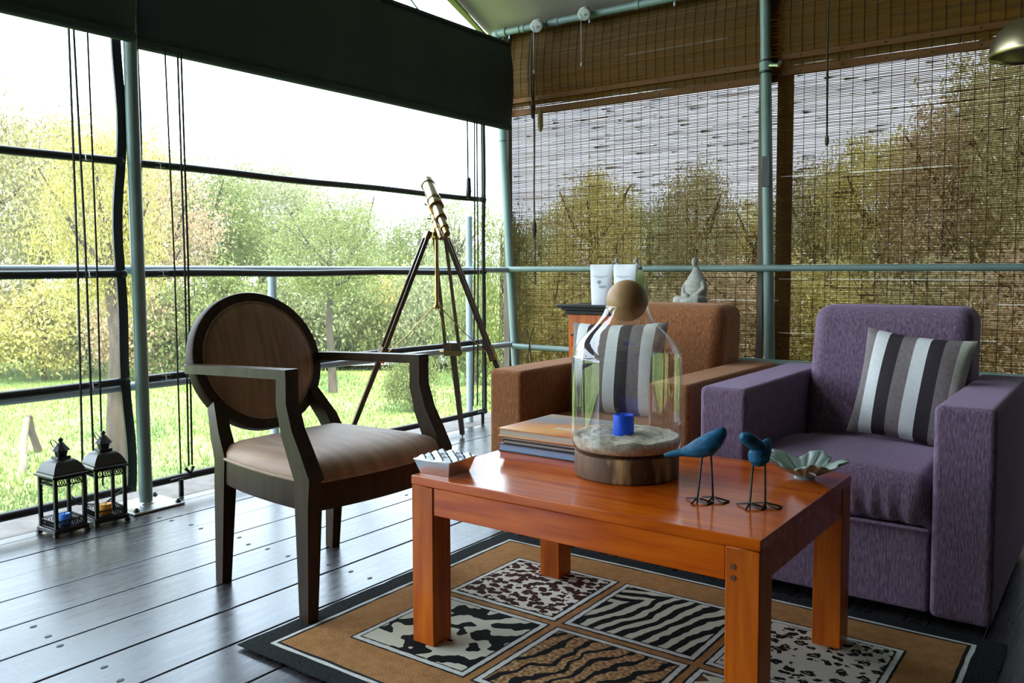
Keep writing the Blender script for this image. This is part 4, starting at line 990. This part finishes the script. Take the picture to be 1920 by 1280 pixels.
# ------------------------------------------------------------------ telescope
tel = thing('telescope', 'brass telescope on a tall wooden tripod by the window', 'telescope', (-3.085, 3.545, 0))
base = Vector((-3.085, 3.545, 0)); APX = Vector((0, 0, 1.205))
m_tripod = mat('tripod_wood', (.030, .016, .011), .32, c2=(.05, .028, .02), nscale=8, stretch=(6, 6, .8), coat=.2)
feet = [Vector((-3.375, 3.10, 0)) - base, Vector((-3.236, 3.942, 0)) - base, Vector((-2.64, 3.80, 0)) - base]
hubz = .80; hub = Vector((0, 0, hubz))
k = MB(); k.tube([(0, 0, hubz), (0, 0, 1.20)], .011, 12); k.build('centre_column', m_brass, tel, smooth=60)
k = MB(); k.lathe([(.02, hubz - .01), (.024, hubz), (.02, hubz + .012)], seg=16); k.build('hub', m_brass, tel, smooth=40)
k = MB(); k.lathe([(.022, 1.175), (.052, 1.185), (.052, 1.205), (.03, 1.215), (.022, 1.25), (.018, 1.27)], seg=20); k.build('head', m_brass, tel, smooth=40)
for ft in feet:
    dirh = Vector((ft.x, ft.y, 0)).normalized(); side = Vector((-dirh.y, dirh.x, 0))
    top = Vector((0, 0, 1.195)) + dirh * .05; d_ = ft - top; mid = top + d_ * .56
    k = MB()
    for s_ in (-1, 1): k.bar([top + side * (.032 * s_), mid + side * (.042 * s_)], side, .013, .020)
    lg = k.build('leg', m_tripod, tel)
    k = MB(); k.bar([mid - d_ * .03, ft + Vector((0, 0, .016))], side, [.029, .026], [.026, .022]); k.build('lower_leg', m_tripod, lg)
    k = MB(); k.bar([mid - d_ * .012, mid + d_ * .014], side, .104, .034); k.tube([mid + side * .050, mid + side * .080], .006, 8); k.build('clamp', m_brass, lg)
    k = MB(); k.bar([mid - d_ * .05, mid - d_ * .012], side, .098, .030); k.build('leg_block', m_tripod, lg)
    k = MB(); k.bar([top - d_ * .012, top + d_ * .02], side, .080, .026); k.build('leg_cap', m_brass, lg)
    k = MB(); k.lathe([(.003, 0), (.006, .01), (.009, .018)], ft, 8); k.build('spike', m_black, lg)
    k = MB(); q = mid + d_ * -.005; k.tube([hub + dirh * .018, hub * .5 + q * .5 + Vector((0, 0, -.01)), q - dirh * .012], .0028, 6); k.build('spreader', m_brass, tel, smooth=60)
eye = Vector((-2.905, 3.425, 1.188)) - base; obj_ = Vector((-3.262, 3.672, 1.497)) - base
ax = (obj_ - eye); Lx = ax.length; ax.normalize()
def seg_(f0, f1, r0, r1=None): 
    k = MB(); k.tube([eye + ax * Lx * f0, eye + ax * Lx * f1], [r0, r1 or r0], 18); return k
m_chrome = mat('pale_brass', (.56, .46, .31), .28, metal=1.0)
tb = seg_(.52, .985, .036).build('main_tube', m_chrome, tel, smooth=50)
seg_(.93, 1.0, .041).build('lens_hood', m_chrome, tb, smooth=50)
seg_(.62, .645, .040).build('ring', m_brass, tb, smooth=50); seg_(.50, .54, .041).build('ring', m_brass, tb, smooth=50)
seg_(.30, .52, .028).build('draw_tube', m_chrome, tb, smooth=50); seg_(.28, .31, .031).build('ring', m_brass, tb, smooth=50)
seg_(.12, .29, .021).build('draw_tube', m_chrome, tb, smooth=50); seg_(.10, .135, .024).build('ring', m_brass, tb, smooth=50); seg_(0, .12, .017, .019).build('eyepiece', m_brass, tb, smooth=50)
off = _R * -.030 + Vector((0, 0, -.022))
k = MB(); k.tube([eye + off + ax * .0, eye + off + ax * .24], .0135, 14); fs_ = k.build('finder_scope', m_chrome, tel, smooth=50)
for q in (0.012, .09, .16, .225):
    k = MB(); k.tube([eye + off + ax * q, eye + off + ax * (q + .018)], .0162, 14); k.build('ring', m_brass, fs_, smooth=50)
mp_ = eye + ax * Lx * .42
k = MB(); k.tube([Vector((0, 0, 1.25)), mp_ + Vector((0, 0, -.02))], .012, 10); k.bar([mp_ - ax * .05 + Vector((0, 0, -.028)), mp_ + ax * .07 + Vector((0, 0, -.028))], _R, .022, .012); k.tube([mp_ - _R * .02 + Vector((0, 0, -.04)), mp_ - _R * .06 + Vector((0, 0, -.04))], .004, 6); k.tube([mp_ - _R * .045 + ax * .08 - Vector((0, 0, .01)), mp_ - _R * .06 + ax * .08], .006, 6)
k.build('mount', m_brass, tel, smooth=50)

# ------------------------------------------------------------------ lanterns
m_lglass = thin_glass('lantern_glass', (.96, .97, .96), 1.4, strength=.8)
def lantern(label, loc, rz):
    t = thing('lantern', label, 'lantern', loc, rz, 'black metal lanterns by the pole')
    a = .062
    k = MB(); k.rbox(-.067, .067, -.067, .067, .012, .030, .003, 1)
    k.build('base', m_black, t, smooth=40)
    for sx in (-1, 1):
        for sy in (-1, 1):
            k = MB(); k.rbox(sx * .060 - .009, sx * .060 + .009, sy * .060 - .009, sy * .060 + .009, 0, .0125, .001, 1); k.build('foot', m_black, t)
            k = MB(); k.rbox(sx * .055 - .0065, sx * .055 + .0065, sy * .055 - .0065, sy * .055 + .0065, .030, .222, .001, 1); k.build('corner_post', m_black, t)
    for q in range(4):
        MQ = Matrix.Rotation(math.pi / 2 * q, 4, 'Z')
        k = MB(); k.add([MQ @ Vector(p) for p in ((-.050, -.0535, .030), (.050, -.0535, .030), (.050, -.0535, .222), (-.050, -.0535, .222))], [(0, 1, 2, 3)]); k.build('glass_pane', m_lglass, t)
        for zlo, zhi in ((.032, .058), (.192, .218)):
            k = MB()
            for zz in (zlo, zhi): k.tube([MQ @ Vector((-.05, -.056, zz)), MQ @ Vector((.05, -.056, zz))], .0024, 4)
            for i in range(11):
                x = -.05 + .01 * i
                k.tube([MQ @ Vector((x - .005, -.056, zlo)), MQ @ Vector((x + .005, -.056, zhi))], .0016, 4, cap=False)
                k.tube([MQ @ Vector((x + .005, -.056, zlo)), MQ @ Vector((x - .005, -.056, zhi))], .0016, 4, cap=False)
            k.build('filigree', m_black, t)
    def sq(r, z): return [(r, r, z), (-r, r, z), (-r, -r, z), (r, -r, z)]
    k = MB(); k.rings([sq(.066, .222), sq(.070, .226), sq(.070, .231), sq(.064, .235), sq(.064, .240)]); k.build('eave', m_black, t)
    k = MB(); k.rings([sq(.061, .240), sq(.058, .250), sq(.052, .262), sq(.043, .274), sq(.031, .284), sq(.024, .287)]); rf = k.build('roof', m_black, t, smooth=40)
    k = MB(); k.rbox(-.025, .025, -.025, .025, .285, .295, .001, 1); k.build('collar', m_black, t)
    k = MB(); k.lathe([(.020, .294), (.022, .302), (.026, .318)], seg=8); k.build('neck', m_black, t)
    k = MB(); k.lathe([(.034, .317), (.032, .320), (.010, .346), (.006, .349)], seg=8); k.build('cap', m_black, t)
    k = MB(); k.lathe([(.004, .347), (.009, .354), (.008, .361), (.002, .366)], seg=12); k.build('knob', m_black, t, smooth=60)
    k = MB(); k.tube([(.026 * math.cos(q), -.020 - .012 * math.sin(q), .338 + .024 * math.sin(q)) for q in [2 * math.pi * i / 24 for i in range(24)]], .0018, 6, closed=True); k.build('ring_handle', m_black, t)
    return t
lantern('black metal lantern with a blue candle, farther from the pole', (-3.297, 1.598, 0), math.radians(2))
lantern('black metal lantern with a yellow candle, nearer the pole', (-3.302, 1.768, 0), math.radians(-6))
candle('blue candle inside the lantern farther from the pole', (-3.297, 1.604, .0305), .020, .040, (.06, .25, .75), 'light_blue_wax')
candle('yellow candle inside the lantern nearer the pole', (-3.302, 1.770, .0305), .023, .040, (.85, .40, .02), 'yellow_wax')

# ------------------------------------------------------------------ outdoors
GZ = -0.62
gm = bpy.data.materials.new('lawn'); gm.use_nodes = True; nt = gm.node_tree; b = nt.nodes['Principled BSDF']; b.inputs['Roughness'].default_value = .95
tc = nd(nt, 'ShaderNodeTexCoord'); n1 = nd(nt, 'ShaderNodeTexNoise'); n1.inputs['Scale'].default_value = .9; n1.inputs['Detail'].default_value = 8
nt.links.new(tc.outputs['Object'], n1.inputs['Vector'])
r1 = ramp(nt, n1.outputs['Fac'], [(.30, (.08, .145, .025)), (.46, (.15, .25, .048)), (.62, (.24, .31, .085)), (.8, (.28, .29, .12))], False); nt.links.new(r1, b.inputs['Base Color'])
vs = []; fs = []; N = 90
for j in range(N + 1):
    for i in range(N + 1):
        x = -75 + 110 * i / N; y = -25 + 110 * j / N
        z = GZ + .10 * mathutils.noise.noise(Vector((x * .25, y * .25, 0))) - (.05 if -4.5 < x < 3.5 and -3 < y < 6 else 0)
        vs.append((x, y, z))
for j in range(N):
    for i in range(N):
        a = j * (N + 1) + i; fs.append((a, a + 1, a + N + 2, a + N + 1))
k = MB(); k.add(vs, fs); tag(k.build('ground', gm, None, smooth=180), 'sunlit grass ground around the tent', kind='structure')
# grass tufts (uncountable)
rs = np.random.RandomState(5); n = 75000
def grass_pts(n):
    t_ = rs.rand(n) ** 1.6; dist = 4.0 + 11 * t_; ang = np.where(rs.rand(n) < .8, rs.uniform(-.68, .02, n), rs.uniform(-1.8, -.68, n))
    x = ang; out = []
    fx = _f.x + _R.x * ang; fy = _f.y + _R.y * ang
    return dist * fx, dist * fy
gx, gy = grass_pts(n)
keep = (gx < -3.75); gx, gy = gx[keep], gy[keep]; n = len(gx)
hh = rs.uniform(.015, .05, n) * (1 + (rs.rand(n) < .05) * 1.6); az = rs.uniform(0, 6.283, n); wd = rs.uniform(.005, .012, n); ln = rs.uniform(-.5, .5, (n, 2)) * hh[:, None]
gz = np.array([GZ + .10 * mathutils.noise.noise(Vector((a * .25, c * .25, 0))) for a, c in zip(gx, gy)])
V = np.empty((n, 3, 3)); V[:, 0] = np.stack([gx - np.cos(az) * wd, gy - np.sin(az) * wd, gz - .01], 1); V[:, 1] = np.stack([gx + np.cos(az) * wd, gy + np.sin(az) * wd, gz - .01], 1)
V[:, 2] = np.stack([gx + ln[:, 0], gy + ln[:, 1], gz + hh], 1)
def tri_mesh(name, V, per):
    nf = len(V); me = bpy.data.meshes.new(name); me.vertices.add(nf * per); me.vertices.foreach_set('co', V.reshape(-1))
    me.loops.add(nf * per); me.loops.foreach_set('vertex_index', np.arange(nf * per, dtype=np.int32))
    me.polygons.add(nf); me.polygons.foreach_set('loop_start', np.arange(0, nf * per, per, dtype=np.int32)); me.update(calc_edges=True); return me
m_grass = island_mat('grass_blades', [(.08, .16, .028), (.16, .26, .048), (.23, .32, .075), (.29, .31, .11)], .7, .45)
o = link('grass', tri_mesh('grass', V, 3), m_grass); tag(o, 'short bright green grass growing outside the clear panels', 'grass', kind='stuff')
# pale track
k = MB(); P0 = []; P1 = []
for i in range(20):
    u = i / 19; c0 = spot(330 + 800 * u, 13.2 + 1.5 * u, GZ + .07); c1 = spot(330 + 800 * u, 15.2 + 2 * u, GZ + .09); P0.append(c0); P1.append(c1)
k.add(P0 + P1, [(i, i + 1, 21 + i, 20 + i) for i in range(19)]); tag(k.build('path', mat('gravel', (.34, .34, .36), .9, c2=(.26, .26, .28), nscale=3)), 'pale gravel track beyond the lawn', kind='structure')

# trees: foliage variants shared between copies
def foliage_mesh(seed, n_clu, per, leaf, sq=0.8, shell=.55):
    r_ = np.random.RandomState(seed); P = []
    for c in range(n_clu):
        d = r_.normal(size=3); d /= np.linalg.norm(d); rad = (shell + (1 - shell) * r_.rand()) ** .7
        c0 = d * rad * np.array([1, 1, sq]) * .86; c0[2] = max(c0[2], -.62 * sq + .2 * r_.rand())
        s_ = r_.uniform(.10, .21)
        q = r_.normal(size=(per, 3)) * s_ * np.array([1, 1, .6]); P.append(c0 + q)
    P = np.concatenate(P); n = len(P); a = r_.normal(size=(n, 3)); a /= np.linalg.norm(a, axis=1)[:, None]; b = r_.normal(size=(n, 3)); b -= a * (a * b).sum(1)[:, None]; b /= np.linalg.norm(b, axis=1)[:, None]
    L = leaf * r_.uniform(.6, 1.4, (n, 1)); Wd = L * .5
    V = np.stack([P - a * L, P + b * Wd, P + a * L, P - b * Wd], 1)
    return tri_mesh('foliage', V, 4)
FOL = {'dense': [foliage_mesh(s_, 110, 190, .022, .85) for s_ in (1, 2, 3)], 'sparse': [foliage_mesh(s_, 90, 110, .022, .9, .35) for s_ in (4, 5)], 'bush': [foliage_mesh(s_, 70, 150, .030, .75, .3) for s_ in (6, 7)],
       'near': [foliage_mesh(9, 110, 150, .019, .95, .35)]}
PAL = {'yellow': [(.30, .25, .05), (.45, .42, .09), (.55, .50, .16), (.38, .28, .10), (.60, .58, .22)],
       'olive': [(.16, .15, .06), (.28, .27, .10), (.38, .34, .16), (.30, .22, .13), (.44, .42, .20)],
       'green': [(.10, .14, .035), (.24, .29, .07), (.38, .43, .11), (.46, .50, .17), (.30, .34, .12)],
       'pale': [(.20, .24, .11), (.36, .40, .19), (.52, .56, .28), (.40, .42, .23)],
       'deep': [(.055, .09, .04), (.10, .15, .06), (.16, .22, .09), (.13, .17, .09)],
       'tan': [(.30, .20, .11), (.42, .32, .18), (.36, .32, .14), (.50, .40, .24)]}
LEAF = .80
FM = {p: island_mat('foliage_' + p, [tuple(q * LEAF for q in cc) for cc in c], .75, .42) for p, c in PAL.items()}
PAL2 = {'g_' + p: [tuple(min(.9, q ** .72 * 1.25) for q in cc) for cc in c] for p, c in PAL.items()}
FM.update({p: island_mat('foliage_brightened_' + p, c, .75, .42) for p, c in PAL2.items()})  # trees behind the blinds: extra light put into the leaf colours
m_bark1 = mat('bark', (.035, .026, .019), .95, c2=(.075, .058, .043), nscale=9, stretch=(4, 4, .8), bump=.6)
m_bark2 = mat('pale_bark', (.12, .09, .065), .95, c2=(.19, .15, .11), nscale=9, stretch=(3, 3, .8), bump=.5)
cnt = [0]
def tree(label, px, depth, topy, wpx, pal, kind='dense', trunk_r=.12, bark=None, botf=0.30, group='trees beyond the clear panels', lean=(0, 0), name='tree', aspect=None):
    cnt[0] += 1; r_ = random.Random(cnt[0] * 7 + 1)
    g = spot(px, depth, GZ); top = 1.0 + (506 - topy) / F_PX * depth; H = top - GZ; rad = wpx / 2 / F_PX * depth
    t = thing(name, label, 'tree' if name == 'tree' else 'shrub', g, 0, group)
    zc = H * (botf + (1 - botf) / 2); hz = H * (1 - botf) / 2
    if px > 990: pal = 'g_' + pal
    me = FOL[kind][cnt[0] % len(FOL[kind])]
    o = bpy.data.objects.new('crown', me.copy() if False else me); COL.objects.link(o); o.parent = t
    if not me.materials: me.materials.append(None)
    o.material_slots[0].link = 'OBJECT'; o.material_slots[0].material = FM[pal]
    o.location = (lean[0], lean[1], zc); o.scale = (rad * 1.08, rad * 1.08, hz / .80); o.rotation_euler = (0, 0, r_.uniform(0, 6.28))
    k = MB(); tp = Vector((lean[0], lean[1], H * .82)); m1 = Vector((lean[0] * .3 + r_.uniform(-.15, .15), lean[1] * .3, H * .35))
    k.tube([(0, 0, -.15), m1 * .4, m1, m1 * .4 + tp * .6, tp], [trunk_r * 1.25, trunk_r, trunk_r * .8, trunk_r * .45, trunk_r * .12], 9)
    for q in range(6):
        a = r_.uniform(0, 6.28); f0 = r_.uniform(.25, .7); s0 = m1 * (1 - f0) + tp * f0 if f0 > .3 else m1
        e_ = Vector((lean[0] + math.cos(a) * rad * .75, lean[1] + math.sin(a) * rad * .75, min(H * .93, s0.z + r_.uniform(.1, .35) * H)))
        md = s0 * .5 + e_ * .5 + Vector((r_.uniform(-.1, .1), r_.uniform(-.1, .1), -.04 * H)) * 1.0
        k.tube([s0, md, e_], [trunk_r * .42, trunk_r * .28, trunk_r * .08], 6)
    k.build('trunk', bark or m_bark1, t, smooth=60)
    return t
tree('yellow leafed tree with a thick pale trunk just behind the lanterns', 205, 6.9, 190, 250, 'yellow', 'near', .075, m_bark1, .36, lean=(-.25, .05))
tree('olive tree at the far left edge of the view', -40, 14, 170, 330, 'olive', 'sparse', .16, None, .22)
tree('tall olive tree between the far left edge and the yellow tree', 70, 17, 215, 260, 'olive', 'dense', .16, None, .25)
tree('tan leafed tree seen between the pole and its cords', 300, 15, 300, 250, 'tan', 'sparse', .12, None, .28)
tree('fresh green tree left of the round chair back', 390, 18, 320, 240, 'green', 'dense', .14, None, .28)
tree('light green tree above the round chair back', 490, 20, 305, 220, 'pale', 'dense', .16, None, .30)
tree('green tree with a dark trunk right of the round chair back', 622, 11.3, 365, 230, 'green', 'near', .055, None, .42)
tree('tall pale green tree left of the telescope', 665, 19, 345, 130, 'pale', 'sparse', .14, None, .26)
tree('low hazy tree in the gap left of the telescope', 735, 27, 448, 170, 'deep', 'dense', .16, None, .1)
tree('deep green tree behind the telescope tripod', 790, 21, 400, 170, 'green', 'dense', .16, None, .2)
tree('pale tree near the corner pole behind the cords', 862, 17, 365, 150, 'pale', 'sparse', .12, None, .25)
tree('leafy green tree in the narrow gap beside the corner pole', 940, 9.5, 360, 120, 'green', 'near', .07, None, .12)
tree('bare topped olive tree far behind the round chair', 560, 25, 330, 240, 'olive', 'sparse', .16, None, .3)
tree('yellow green tree far behind the pole', 235, 20, 240, 240, 'yellow', 'dense', .16, None, .25)
G2 = 'trees behind the bamboo blinds'
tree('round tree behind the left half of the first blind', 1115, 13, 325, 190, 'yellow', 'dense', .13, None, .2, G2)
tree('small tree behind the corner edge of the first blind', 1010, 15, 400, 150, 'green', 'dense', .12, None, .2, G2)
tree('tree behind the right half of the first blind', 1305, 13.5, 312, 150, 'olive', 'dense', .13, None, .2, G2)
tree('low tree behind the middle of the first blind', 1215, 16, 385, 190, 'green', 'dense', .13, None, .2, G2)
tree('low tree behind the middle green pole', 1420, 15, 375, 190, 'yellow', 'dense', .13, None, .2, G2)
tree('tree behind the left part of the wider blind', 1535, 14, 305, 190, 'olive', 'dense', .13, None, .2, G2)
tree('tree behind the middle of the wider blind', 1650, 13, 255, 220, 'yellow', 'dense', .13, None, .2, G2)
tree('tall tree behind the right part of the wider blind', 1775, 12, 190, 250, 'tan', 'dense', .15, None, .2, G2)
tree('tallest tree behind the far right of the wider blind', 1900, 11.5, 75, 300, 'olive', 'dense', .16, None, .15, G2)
shr = [('olive shrub at the far left beyond the lawn', -30, 13.5, 470, 260, 'olive'), ('yellow shrub left of the yellow tree trunk', 75, 12.8, 505, 220, 'yellow'), ('grey green shrub behind the yellow tree trunk', 165, 13.5, 480, 200, 'pale'),
       ('tan shrub just behind the pole', 265, 12.8, 500, 200, 'tan'), ('green shrub under the tan leafed tree', 350, 13, 500, 190, 'green'), ('green shrub hidden mostly by the round chair back', 450, 13.5, 470, 210, 'green'),
       ('pale shrub right of the round chair back', 560, 14, 455, 210, 'pale'), ('green shrub between the chair and the telescope', 655, 14.5, 475, 200, 'green'), ('yellow shrub behind the tripod', 735, 15, 480, 180, 'yellow'),
       ('pale green shrub beside the tripod legs', 815, 14, 470, 180, 'pale'), ('green shrub behind the outer corner post', 890, 12, 470, 150, 'green'),
       ('small shrub standing alone on the lawn right of the chair', 775, 9.6, 640, 110, 'green'),
       ('shrub low behind the first blind', 1040, 11, 470, 220, 'yellow'), ('wide shrub behind the sideboard outside', 1200, 11, 465, 260, 'olive'), ('shrub low behind the pole between the blinds', 1380, 11, 460, 260, 'tan'),
       ('shrub low behind the wider blind', 1560, 11, 450, 280, 'yellow'), ('shrub behind the purple chair outside', 1740, 10.5, 440, 300, 'olive'), ('shrub at the far right behind the wider blind', 1920, 10, 420, 300, 'tan')]
for (lab, px, dp, ty, wp, pl) in shr:
    tree(lab, px, dp, ty, wp, pl, 'bush', .03, None, -.12, 'shrubs around the tent', name='shrub')
# leaning fence logs on the lawn
for lab, p0, p1, r0, mt in (('pale leaning log propped against the fence post', (-7.05, 3.08, GZ - .05), (-7.80, 3.50, GZ + .33), .034, m_bark2),
                            ('short dark fence post on the lawn', (-7.88, 3.62, GZ - .1), (-7.89, 3.56, GZ + .34), .036, m_bark1),
                            ('orange brown stump at the far left of the lawn', (-6.6, 2.68, GZ - .1), (-6.75, 2.70, GZ + .25), .05, m_bark2)):
    t = thing('fence_log', lab, 'log', p0); d = Vector(p1) - Vector(p0); k = MB()
    k.tube([(0, 0, 0), d * .3 + Vector((.01, .015, 0)), d * .65 + Vector((-.012, 0, 0)), d], [r0, r0 * .92, r0 * .85, r0 * .7], 9); k.build('log', mt, t, smooth=60)
